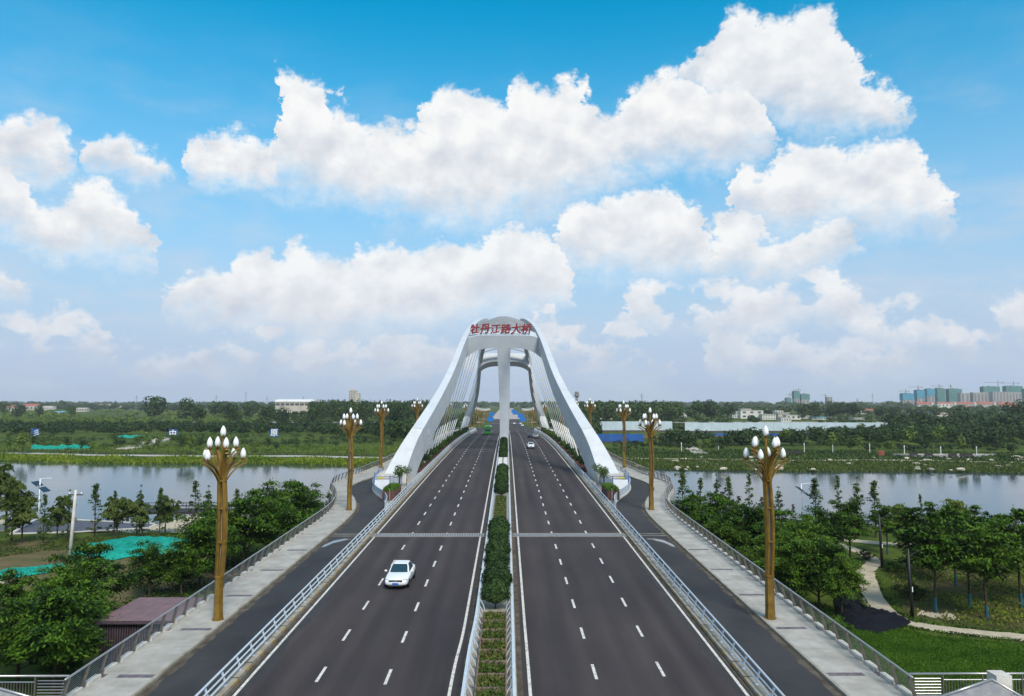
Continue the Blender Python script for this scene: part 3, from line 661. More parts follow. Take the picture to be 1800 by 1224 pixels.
# ------------------------------------------------------------------ the arch bridge
YM, HALF, HT = 205.0, 86.0, 32.3
def rib_z(y): return HT * (1 - ((y - YM) / HALF) ** 2)
_rp = np.polyfit([0, 3, 6.5, 11, 16, 20.5, 25, 29, 32.3], [15.8, 14.9, 13.5, 11.5, 9.95, 9.1, 8.2, 6.8, 4.7], 5)
def rib_x(z): return float(np.polyval(_rp, max(z, -0.5))) + (0.35 * (-0.5 - z) if z < -0.5 else 0.0)
def rib_frame(y):
    p = Vector((rib_x(rib_z(y)), y, rib_z(y))); e = 0.5
    q = Vector((rib_x(rib_z(y + e)), y + e, rib_z(y + e))); t = (q - p).normalized()
    return p, t
def rib_sec(y, s):
    p, t = rib_frame(y); z = p.z
    w = float(np.interp(z, [-1, 4, 12, 22, 33], [2.9, 1.95, 1.35, 1.15, 1.1])); h = float(np.interp(z, [-1, 2, 7, 14, 22, 33], [6.6, 5.5, 4.7, 4.1, 3.5, 3.0]))
    # in-plane normal (away from the arch's middle) and sideways
    side = Vector((1, 0, 0)) - t * t.x; side.normalize(); n = t.cross(side); n = -n if n.z < 0 else n
    lean = 0.30
    side2 = (side - n * 0.0).normalized()
    c = [p - side2 * w / 2 - n * h / 2, p + side2 * w / 2 - n * h / 2, p + side2 * w * 0.5 + n * h / 2, p - side2 * w * 0.5 + n * h / 2]
    return [Vector((s * q.x, q.y, q.z)) for q in c]
def build_arch():
    br = thing('arch_bridge', 'white basket-handle arch with inclined ribs, cross beams, hangers and louvred crown over the road', 'arch bridge', (0, YM, 0))
    O = Vector((0, YM, 0))
    for s in (-1, 1):
        for a, b, nm, m in ((119 - 3.5, 125.5, 'rib_foot', CONCW), (125.5, 284.5, 'rib', WHITE), (284.5, 294.5, 'rib_foot', CONCW)):
            mb = MB(); rings = [[q - O for q in rib_sec(y, s)] for y in frange(a, b, 2.0)]
            if nm == 'rib': mb.ring_sweep(rings)
            else: mb.ring_sweep(rings)
            o = mb.build(nm, m, br); recalc(o)
        # joint ring where steel meets concrete, access hatch
        for yy in (125.5, 284.5):
            p = rib_sec(yy, s); c = sum(p, Vector()) / 4; p2 = rib_sec(yy + 0.12, s)
            mb = MB(); mb.ring_sweep([[c + (q - c) * 1.004 - O for q in p], [c + (q - c) * 1.004 - O for q in p2]]); recalc(mb.build('joint_ring', CABG, br))
        for yy in (136, 147, 158.5, 171, 184, 197, 213, 226, 239, 252, 263, 274):
            p = rib_sec(yy, s); c = sum(p, Vector()) / 4; p2 = rib_sec(yy + 0.05, s)
            mb = MB(); mb.ring_sweep([[c + (q - c) * 1.003 - O for q in p], [c + (q - c) * 1.003 - O for q in p2]]); recalc(mb.build('plate_seam', ARCHSEAM, br))
        sec = rib_sec(127.6, s); m0 = (sec[0] + sec[3]) / 2 - O + (sec[0] - sec[3]) * 0.02
        mb = MB(); mb.lathe((0, 0, 0), [(0.55, -0.03), (0.55, 0.04), (0.42, 0.05), (0.42, 0.03)], 14)
        h = mb.build('hatch', CONCW, br); nv = (sec[0] - sec[1]).normalized(); h.location = m0; h.rotation_euler = nv.to_track_quat('Z', 'Y').to_euler()
        # plinth of the foot
        mb = MB(); mb.b2((s * 19.0, 113.6 - YM, DZ(116) - 0.3), (s * 14.6, 119.0 - YM, 0.25)); mb.build('plinth', KERBW, br)
        mb = MB(); mb.b2((s * 19.0, 291 - YM, DZ(292) - 0.3), (s * 14.6, 296.4 - YM, 0.25)); mb.build('plinth', KERBW, br)
    # cross beams: they carry the section of the ribs across, corners rounded
    def beam(y0, L, sg, nm):
        t = Vector((0, 1, (rib_z(y0 + .5) - rib_z(y0 - .5)))).normalized()
        n = Vector((0, -t.z, t.y)); zc = rib_z(y0)
        rings = []
        X = rib_x(zc) + 0.2
        for x in frange(-X, X, 0.5):
            q = abs(x) / X; top = 1.56 - 1.0 * q ** 6; dr = 2.3 * q ** 4; bot = -1.40 - dr
            ring = []
            for a, tt in ((-L / 2, top), (L / 2, top), (L / 2, bot), (-L / 2, bot)):
                e = 0.0
                p = Vector((x, y0, zc)) + t * (a + e) + n * tt
                ring.append(p - O)
            rings.append(ring)
        mb = MB(); mb.ring_sweep(rings); b = recalc(mb.build(nm, WHITE, br)); return t, n, zc
    tF, nF, zF = beam(164.6, 4.2, 1, 'cross_beam')
    beam(245.4, 4.2, -1, 'cross_beam')
    # central column rising from the median to the crown, widening upwards
    mb = MB(); rings = []
    for k in range(33):
        f = k / 32; z = -0.3 + (HT + 0.4) * f; w = 2.35 + 1.75 * f ** 1.25; d = 3.2 + 0.8 * f; y = -1.5; cx = 0.12 * math.sin(f * 5.2)
        rings.append([(cx - w / 2, y - d / 2, z), (cx + w / 2 - 0.45, y - d / 2, z), (cx + w / 2, y - d / 2 + 0.7, z), (cx + w / 2, y + d / 2, z), (cx - w / 2, y + d / 2, z)])
    mb.ring_sweep(rings); recalc(mb.build('central_column', WHITE, br))
    # louvre slats over the crown
    LOUV = mat('louvre_metal', (0.24, 0.25, 0.255), 0.5, var=0.08, vscale=1)
    for k in range(22):
        y = 169.5 + k * (240.5 - 169.5) / 21; z = rib_z(y); X = rib_x(z) - 0.9; mb = MB(); rings = []
        for x in frange(-X, X, 0.7):
            h = 0.75 + 1.35 * (1 - (x / X) ** 2)
            rings.append([(x, y - YM - 0.6, z + h - 0.40), (x, y - YM + 0.6, z + h - 0.02), (x, y - YM + 0.6, z + h + 0.10), (x, y - YM - 0.6, z + h - 0.28)])
        mb.ring_sweep(rings); recalc(mb.build('louvre_slat', LOUV, br))
    # hangers in the planes of the ribs
    for s in (-1, 1):
        for y in [132.5 + 6.6 * k for k in range(11)] + [238.0 + 6.6 * k for k in range(6)]:
            z = rib_z(y); xb, zb = s * 14.7, DZ(y) + 0.1; xt = s * (rib_x(z) - 0.0); zt = z - 0.8
            f = min(0.45, 6.5 / max(zt - zb, 1)); mid = (xb + (xt - xb) * f, y - YM, zb + (zt - zb) * f)
            if zt - zb < 2: continue
            mb = MB(); mb.tube([(xb, y - YM, zb), mid], 0.125, 6); lo = mb.build('hanger', CABLE, br, smooth=True)
            mb = MB(); mb.tube([mid, (xt, y - YM, zt)], 0.095, 5); mb.build('hanger_rope', CABLE, lo, smooth=True)
            mb = MB(); mb.lathe((xb, y - YM, zb - 0.1), [(0.13, 0), (0.13, 0.5), (0.09, 0.8)], 8); mb.build('socket', CABLE, lo)
    # name sign: six red characters on a light frame on the front beam
    yS = 164.6 - 2.0 * tF.y; zS = zF - 2.0 * tF.z + 1.62 * nF.z; yS2 = yS + 1.62 * nF.y + 0.35
    sg = thing('name_sign', 'row of six red calligraphic Chinese characters standing on the front cross beam', 'sign', (-0.5, yS2, zS))
    mb = MB()
    for z in (0.25, 0.75): mb.box((0, 0.12, z), (12.9, 0.06, 0.07))
    for k in range(13): mb.box((-6.3 + k * 1.05, 0.14, 0.62), (0.06, 0.06, 1.3))
    mb.build('frame', RAIL, sg)
    xs = [-5.85, -3.65, -1.35, 0.95, 3.25, 5.65]
    for ch, x, rot, sc in zip('牡丹江路大桥', xs, (0.10, 0.14, 0.10, 0.08, 0.12, 0.06), (1.0, 1.06, 0.98, 1.02, 1.1, 1.08)):
        o = text_mesh('character', ch, 2.15 * sc, RED, sg, 0.06, 0.062, 0.22)
        o.location = (x, -0.02, 1.42 - 0.02 * sc); o.rotation_euler = (math.pi / 2, -rot, 0)
    return br
def text_mesh(name, s, size, m, parent, depth=0.02, offset=0.0, shear=0.0):
    cu = bpy.data.curves.new('txt', 'FONT'); cu.body = s; cu.size = size; cu.align_x = 'CENTER'; cu.align_y = 'CENTER'
    cu.extrude = depth; cu.bevel_depth = offset * size / 2; cu.bevel_resolution = 0; cu.shear = shear; cu.resolution_u = 3
    t = bpy.data.objects.new('txt', cu); C.objects.link(t)
    dg = bpy.context.evaluated_depsgraph_get(); me = bpy.data.meshes.new_from_object(t.evaluated_get(dg))
    bpy.data.objects.remove(t); bpy.data.curves.remove(cu)
    me.materials.clear(); me.materials.append(m); me.name = name
    if len(me.vertices):
        co = np.empty(len(me.vertices) * 3, dtype=np.float32); me.vertices.foreach_get('co', co); co = co.reshape(-1, 3)
        mn, mxx = co.min(0), co.max(0); c = (mn + mxx) / 2; co -= [c[0], c[1], 0]; me.vertices.foreach_set('co', co.ravel()); me.update()
    return link(name, me, parent)
build_arch()

# ------------------------------------------------------------------ lamps like bronze plants with white buds
def make_lamp():
    root = thing('street_lamp', 'x', 'street lamp', (0, 0, 0), 0, 'bronze bud lamps along the sidewalks')
    mb = MB(); mb.lathe((0, 0, 0), [(0.40, 0), (0.40, 0.05), (0.33, 0.06), (0.30, 0.5), (0.27, 2.65), (0.31, 2.70), (0.31, 2.82), (0.25, 2.84)], 6); mb.build('base', GOLD, root)
    def sway(z): return 0.10 * math.sin((z - 2.7) / 6.5 * math.pi)
    for k in range(4):
        a = math.pi / 4 + k * math.pi / 2; mb = MB(); path = []
        for z in frange(2.75, 9.3, 0.65):
            r = 0.20 + 0.05 * math.sin((z - 2.75) / 6.5 * math.pi); path.append((r * math.cos(a) + sway(z), r * math.sin(a), z))
        mb.rect(path, 0.19, 0.15, (math.cos(a), math.sin(a), 0)); mb.build('stem', GOLD, root)
    mb = MB(); mb.tube([(sway(z), 0, z) for z in frange(2.8, 9.2, 0.8)], 0.05, 5); mb.build('light_strip', LSTRIP, root)
    for z in (5.0, 7.2, 9.0):
        mb = MB(); mb.lathe((sway(z), 0, z), [(0.30, -0.05), (0.33, -0.03), (0.33, 0.03), (0.30, 0.05)], 8); mb.build('collar', GOLD, root)
    mb = MB(); mb.tube([(0, 0, 9.0), (0, 0, 11.85)], [0.15, 0.07], 6); mb.build('centre_stalk', GOLD, root)
    def bud(x, y, z, ti=(0, 0)):
        mb = MB(); n = 10
        prof = [(0.09, 0.0), (0.155, 0.10), (0.185, 0.24), (0.180, 0.36), (0.145, 0.50), (0.09, 0.62), (0.035, 0.70), (0.004, 0.73)]
        mb.lathe((x, y, z), prof, n); b = mb.build('bud', BULB, root, smooth=True)
        mb = MB(); mb.lathe((x, y, z), [(0.06, -0.12), (0.14, -0.06), (0.17, 0.03), (0.12, 0.03)], 8)
        for k in range(4):
            a = k * math.pi / 2 + 0.4; c, s_ = math.cos(a), math.sin(a); w = 0.07
            mb.add([(x + 0.165 * c - w * s_, y + 0.165 * s_ + w * c, z), (x + 0.165 * c + w * s_, y + 0.165 * s_ - w * c, z), (x + 0.20 * c, y + 0.20 * s_, z + 0.20)], [(0, 1, 2)])
        mb.build('bud_cup', GOLD, b)
    bud(0, 0, 11.92)
    for tier, (rad, zt, angs) in enumerate(((1.25, 10.42, (165, 247, 28, 78)), (0.78, 11.18, (135, 200, 305, 20)))):
        for a_ in angs:
            a = R(a_); c, s_ = math.cos(a), math.sin(a); z0 = 9.05 + 0.5 * tier; pts = []
            for f in frange(0, 1, 0.125):
                r = 0.14 + (rad + 0.28 - 0.14) * f ** 1.35; z = z0 + (zt - 0.06 - z0) * (1 - (1 - f) ** 1.8); pts.append((r * c, r * s_, z))
            mb = MB(); mb.rect(pts, 0.20, 0.09); arm = mb.build('arm', GOLD, root)
            pts = []
            for f in frange(0, 1, 0.125):
                r = 0.16 + (rad + 0.22 - 0.16) * f ** 1.25; z = z0 - 0.32 + (zt - 0.30 - z0 + 0.32) * (1 - (1 - f) ** 1.55); pts.append((r * c, r * s_, z))
            mb = MB(); mb.rect(pts, 0.17, 0.08); mb.build('arm_brace', GOLD, arm)
            bud(rad * c, rad * s_, zt)
    return root
def make_far_lamp():
    root = thing('street_lamp', 'x', 'street lamp', (0, 0, 0), 0, 'bronze bud lamps along the sidewalks')
    mb = MB(); mb.tube([(0, 0, 0), (0, 0, 3), (0, 0, 9.2), (0, 0, 11.9)], [0.3, 0.32, 0.28, 0.08], 6)
    for a_ in (165, 247, 28, 78, 135, 200, 305, 20):
        a = R(a_); rad, z = (1.25, 10.4) if a_ in (165, 247, 28, 78) else (0.78, 11.15); mb.tube([(0, 0, 9.2), (rad * .6 * math.cos(a), rad * .6 * math.sin(a), z - .5), (rad * math.cos(a), rad * math.sin(a), z)], 0.08, 4)
    mb.build('column', GOLD, root)
    for a_ in (165, 247, 28, 78, 135, 200, 305, 20, None):
        rad, z = (1.25, 10.42) if a_ in (165, 247, 28, 78) else (0.78, 11.18)
        if a_ is None: a_, rad, z = 0, 0, 11.92
        mb = MB(); mb.lathe((rad * math.cos(R(a_)), rad * math.sin(R(a_)), z), [(0.10, 0), (0.2, 0.22), (0.17, 0.45), (0.02, 0.74)], 6); mb.build('bud', BULB, root)
    return root
lamp0 = make_lamp(); far0 = make_far_lamp(); u0 = uf = False
lampY = [47.5, 88.6, 134.0, 172, 212, 252, 292, 334] + [370 + 36 * k for k in range(12)]
for s in (-1, 1):
    for i, y in enumerate(lampY):
        near = i < 5
        if near: o = lamp0 if not u0 else copy_tree(lamp0); u0 = True
        else: o = far0 if not uf else copy_tree(far0); uf = True
        x = KX(y) + 0.55 if y < 80 else (KX(y) + 0.7 if y < 100 else (KX(y) + 2.0 if y < 160 else KX(y) + 0.8))
        if y > 340: x = 17.4
        o.location = (s * x, y, DZ(y) + 0.13); o.rotation_euler = (0, 0, 0 if s < 0 else R(180) - R(165 + 28) + R(0))
        if s > 0: o.rotation_euler = (0, 0, R(-12))
        o.scale = (1, 1, 0.962)
        side = 'left' if s < 0 else 'right'
        o['label'] = ('tall bronze lamp with white buds nearest the camera on the ' + side + ' sidewalk') if i == 0 else f'bronze lamp with white buds, {ORD[i]} from the camera along the {side} sidewalk'

# ------------------------------------------------------------------ median: troughs and clipped shrubs
def ball_mesh(name, rg, r=1.0, flat=0.92, n=1500, leaf=0.16, mats=None):
    d = rnd_dirs(rg, n); d[:, 2] = np.abs(d[:, 2]) * 1.1 - 0.35; d /= np.linalg.norm(d, axis=1, keepdims=True)
    bumps = 1 + 0.07 * np.sin(d[:, 0] * 7 + rg.random() * 6) * np.sin(d[:, 1] * 6 + rg.random() * 6) + 0.06 * rg.normal(size=n)
    P = d * (r * bumps * (0.86 + 0.14 * rg.random(n)))[:, None]; P[:, 2] *= flat
    nn = d + 0.55 * rnd_dirs(rg, n); dd = np.cross(nn, rnd_dirs(rg, n)) + np.array([0, 0, 0.25])
    V = leaf_quads(P, dd, nn, leaf * (0.7 + 0.6 * rg.random(n)), leaf * 0.75 * (0.7 + 0.6 * rg.random(n)))
    return V
def core(mb, r, z, flat=0.9, n=8):
    mb.lathe((0, 0, z), [(r * math.sin(a) + 0.01, -r * flat * math.cos(a)) for a in frange(0.3, math.pi - 0.05, 0.5)], n)
def make_shrub(seed, r=0.92, zc=0.92, n=1700):
    rg = np.random.default_rng(seed); root = thing('clipped_shrub', 'x', 'shrub', (0, 0, 0), 0, 'round clipped shrubs in the median')
    V = ball_mesh('crown', rg, r, 0.95, n, 0.17); V[:, 2] += zc; quads('crown', V, LEAF_B, root)
    mb = MB(); core(mb, r * 0.74, zc, 0.9); mb.build('inner_twigs', LEAF_B, root)
    mb = MB(); mb.tube([(0, 0, 0), (0.03, 0, zc)], 0.05, 5); mb.build('trunk', BARK, root); return root
shr = [make_shrub(k) for k in range(3)]; used = [False] * 3; shrubs = []
def put(protos, usedl, k):
    if not usedl[k]: usedl[k] = True; return protos[k]
    return copy_tree(protos[k])
shrub_y = [49.8, 53.0, 56.2, 59.4, 62.8, 66.0, 69.0, 72.0, 74.8, 99, 102, 105, 108.5, 112, 116, 120, 124, 150, 155, 160, 165.5, 171, 176, 182, 188, 193.5, 198.5]
for i, y in enumerate(shrub_y):
    o = put(shr, used, i % 3); sc = 1.02 + 0.1 * math.sin(i * 2.1)
    if 52 < y < 76: sc *= 1.04
    o.location = (0.05 * math.sin(i * 1.7), y, DZ(y) + 0.1); o.rotation_euler = (0, 0, i * 1.3); o.scale = (sc, sc, sc * (0.98 + 0.05 * math.cos(i)))
    o['label'] = f'round clipped dark green shrub in the median, {ORD[i]} from the camera'; shrubs.append(o)
def trough_plants(rg, sx, sy, n):
    P = np.stack([(rg.random(n) - .5) * sx, (rg.random(n) - .5) * sy, 0.28 + rg.random(n) ** 2 * 0.30], 1)
    d = rnd_dirs(rg, n) + np.array([0, 0, 0.8]); nn = rnd_dirs(rg, n) + np.array([0, 0, .6])
    return leaf_quads(P, d, nn, 0.13 + 0.12 * rg.random(n), 0.07 + 0.06 * rg.random(n))
tr_y = [31.6 + 1.68 * k for k in range(10)] + [77.2 + 1.7 * k for k in range(12)] + [127.5 + 1.8 * k for k in range(3)]
tproto = []
for k in range(3):
    r0 = thing('planting_trough', 'x', 'planter', (0, 0, 0), 0, 'planting troughs in the median')
    mb = MB(); w, l = 0.72, 0.82
    for q in (-1, 1): mb = MB(); mb.box((q * w, 0, 0.24), (0.07, 2 * l, 0.48)); mb.build('side_board', TROUGH, r0)
    for q in (-1, 1): mb = MB(); mb.box((0, q * (l - 0.035), 0.235), (2 * w - 0.075, 0.07, 0.46)); mb.build('end_board', TROUGH, r0)
    mb = MB(); mb.box((0, 0, 0.14), (1.34, 1.54, 0.24)); mb.build('soil', SOIL, r0)
    quads('flowers', trough_plants(np.random.default_rng(40 + k), 1.40, 1.50, 420), LEAF_P, r0, kind='stuff')
    tproto.append(r0)
tu = [False] * 3
for i, y in enumerate(tr_y):
    o = put(tproto, tu, i % 3); o.location = (0.0, y, DZ(y) + 0.10); o.rotation_euler = (math.atan((DZ(y + .5) - DZ(y - .5))), 0, 0 if i % 2 else math.pi)
    o.rotation_euler[0] *= 1 if i % 2 else -1
    o['label'] = f'wooden trough with low flowering plants in the median, {ORD[i]} from the camera'
# white slotted racks in the median
for k in range(10):
    y = 134.5 + (k // 2) * 3.0; x = -0.5 if k % 2 == 0 else 0.5
    r0 = thing('white_rack', f"white slatted rack in the {'left' if k % 2 == 0 else 'right'} half of the median, {ORD[k // 2]} from the camera", 'rack', (x, y, DZ(y) + 0.10), 0, 'white racks in the median')
    mb = MB(); mb.box((0, 0, 0.35), (0.7, 1.6, 0.5)); mb.build('box', KERBW, r0)
    for q in range(4):
        mb = MB(); mb.box((0, -0.6 + q * 0.4, 0.66), (0.8, 0.16, 0.12)); mb.build('slat', CARW, r0)

# ------------------------------------------------------------------ planters beside the hangers
pr = []
for k in range(3):
    rg = np.random.default_rng(80 + k)
    r0 = thing('planter_box', 'x', 'planter', (0, 0, 0), 0, 'brown planters beside the hangers')
    mb = MB(); w = 0.62
    for q in range(9): mb.box((-w + q * 2 * w / 8, -w, 0.40), (0.135, 0.05, 0.8)); mb.box((-w + q * 2 * w / 8, w, 0.40), (0.135, 0.05, 0.8)); mb.box((-w, -w + q * 2 * w / 8, 0.40), (0.05, 0.135, 0.8)); mb.box((w, -w + q * 2 * w / 8, 0.40), (0.05, 0.135, 0.8))
    mb.build('box', BROWN, r0)
    mb = MB(); mb.box((0, 0, 0.36), (1.15, 1.15, 0.6)); mb.build('soil', SOIL, r0)
    pr.append(r0)
pu = [False] * 3
ps = []
for k in range(3):
    rg = np.random.default_rng(90 + k); r0 = thing('planter_shrub', 'x', 'shrub', (0, 0, 0), 0, 'shrubs growing in the brown planters')
    V = ball_mesh('crown', rg, 0.72, 1.0, 520, 0.20); V[:, 2] += 0.72 + 0.15 * k; quads('crown', V, [LEAF_B, LEAF_S, LEAF_B][k], r0)
    mb = MB(); mb.tube([(0, 0, 0), (0, 0, 0.7)], 0.04, 5); mb.build('stem', BARK, r0); ps.append(r0)
psu = [False] * 3
for s in (-1, 1):
    side = 'left' if s < 0 else 'right'
    for i in range(36):
        y = 127.5 + i * 4.1
        if y > 276: break
        o = put(pr, pu, i % 3); o.location = (s * 14.05, y, DZ(y) + 0.10); o.scale = (0.95, 1.0, 0.9)
        o['label'] = f'slatted brown planter beside the {side} hangers, {ORD[i]} from the camera'
        o = put(ps, psu, (i * 2) % 3 if i % 5 else 1); sc = 1.05 + 0.25 * math.sin(i * 1.9 + s); o.location = (s * 14.05, y, DZ(y) + 0.69); o.scale = (sc, sc * 1.25, sc); o.rotation_euler = (0, 0, i * 0.9)
        o['label'] = f'leafy shrub in a brown planter by the {side} hangers, {ORD[i]} from the camera'

# ------------------------------------------------------------------ corner of the arch feet: fence, planter, trees, stake
def small_tree(name, label, loc, h, rg, m, group):
    r0 = thing(name, label, 'tree', loc, 0, group)
    mb = MB(); mb.tube([(0, 0, 0), (0.06, 0.02, h * 0.5), (0.02, 0.05, h * 0.8)], [0.05, 0.04, 0.02], 5)
    for k in range(6):
        a = k * 1.1; mb.tube([(0.04, 0.02, h * (0.5 + 0.04 * k)), (0.5 * math.cos(a), 0.5 * math.sin(a), h * (0.72 + 0.05 * k))], [0.022, 0.01], 4)
    mb.build('trunk', BARK, r0)
    n = 230; d = rnd_dirs(rg, n); P = d * (0.85 * rg.random(n) ** 0.4)[:, None] * np.array([1, 1, 0.75]); P[:, 2] += h * 0.82
    quads('crown', leaf_quads(P, rnd_dirs(rg, n), rnd_dirs(rg, n) + np.array([0, 0, .8]), 0.16 + 0.12 * rg.random(n), 0.09 + 0.06 * rg.random(n)), m, r0); return r0
for s in (-1, 1):
    side = 'left' if s < 0 else 'right'
    B = thing('site_fence', f'blue-framed white panel fence round the {side} arch foot', 'fence', (s * 16.6, 104, DZ(104) + 0.1))
    loop = [(15.3, 114.5), (14.9, 110), (15.7, 104.5), (17.9, 104.5), (18.6, 108.5), (19.0, 114), (19.0, 118.5)]
    pts = [(s * x - s * 16.6, y - 104) for x, y in loop]; gz = DZ(108) - DZ(104)
    for i, (x, y) in enumerate(pts):
        mb = MB(); mb.box((x, y, gz + 1.05), (0.10, 0.10, 2.1)); mb.build('post', FENB, B)
        if i:
            a = pts[i - 1]; dx, dy = x - a[0], y - a[1]; Ln = math.hypot(dx, dy); rz = math.atan2(dy, dx); c = ((x + a[0]) / 2, (y + a[1]) / 2)
            mb = MB(); mb.box((c[0], c[1], gz + 0.85), (Ln - 0.14, 0.03, 1.3), rz); mb.build('panel', FENW, B)
            for z in (0.14, 1.62, 1.92): mb = MB(); mb.box((c[0], c[1], gz + z), (Ln - 0.1, 0.06, 0.07), rz); mb.build('rail', FENB, B)
    mb = MB(); mb.box((pts[3][0] - s * 0.9, pts[3][1] - 0.07, gz + 1.77), (0.75, 0.02, 0.22)); mb.build('notice', mat('notice_yellow', (0.55, 0.50, 0.05), 0.6), B)
    # long brown planter with grass
    P0 = thing('long_planter', f'long slatted brown planter full of grass at the {side} arch foot', 'planter', (s * 14.55, 99, DZ(99) + 0.10))
    mb = MB(); mb.box((0, 0, 0.55), (1.5, 6.0, 1.1)); mb.build('box', BROWN, P0)
    mb = MB()
    for q in range(30):
        for e in (-1, 1): mb.box((e * 0.77, -2.9 + q * 0.2, 0.55), (0.04, 0.15, 1.12))
    for q in range(8):
        for e in (-1, 1): mb.box((-0.7 + q * 0.2, e * 3.02, 0.55), (0.15, 0.04, 1.12))
    mb.build('slat', BROWN, P0)
    rg = np.random.default_rng(33); n = 2200; P = np.stack([(rg.random(n) - .5) * 1.45, (rg.random(n) - .5) * 5.9, 1.1 + rg.random(n) * 0.35], 1)
    quads('grass_tuft', leaf_quads(P, rnd_dirs(rg, n) * .5 + np.array([0, 0, 1.]), rnd_dirs(rg, n), 0.4 + 0.25 * rg.random(n), 0.05 + 0.04 * rg.random(n)), LEAF_RE if False else leaf_mat('leaf_grass', [(0.03, 0.08, 0.008), (0.06, 0.14, 0.012), (0.11, 0.20, 0.025)], 0.2, 1.5), P0, kind='stuff')
    for k, (dx, y) in enumerate(((14.0, 109.0), (14.7, 107.2), (14.5, 105.2), (14.3, 103.4))):
        small_tree('young_tree', f'thin young potted tree by the {side} arch foot, {ORD[3 - k]} from the camera', (s * dx, y, DZ(y) + 0.10), 3.2 + 0.25 * math.sin(k * 3 + s), np.random.default_rng(50 + k + 10 * s), LEAF_S, 'young trees at the arch feet')
    st = thing('bollard_lamp', f'slim grey bollard post on the island before the {side} arch foot', 'bollard', (s * 14.15, 94.5, DZ(94.5) + 0.1))
    mb = MB(); mb.lathe((0, 0, 0), [(0.10, 0), (0.10, 0.04), (0.06, 0.06), (0.06, 1.75)], 8); mb.build('pole', STEEL, st)
    mb = MB(); mb.lathe((0, 0, 1.75), [(0.09, 0), (0.09, 0.28), (0.11, 0.30), (0.02, 0.36)], 8); mb.build('head', BLACK, st)
    # small street-side flood lights behind the guardrail
    for k in range(5):
        f = thing('flood_light', f'small flood light at the {side} arch foot, {ORD[k]} from the camera', 'light', (s * 13.55, 100 + k * 2.6, DZ(100 + k * 2.6) + 0.1), 0, 'flood lights at the arch feet')
        mb = MB(); mb.box((0, 0, 0.06), (0.2, 0.2, 0.12)); mb.build('stand', STEEL, f)
        mb = MB(); mb.box((0, 0, 0.28), (0.28, 0.36, 0.26)); mb.build('housing', POSTM, f)

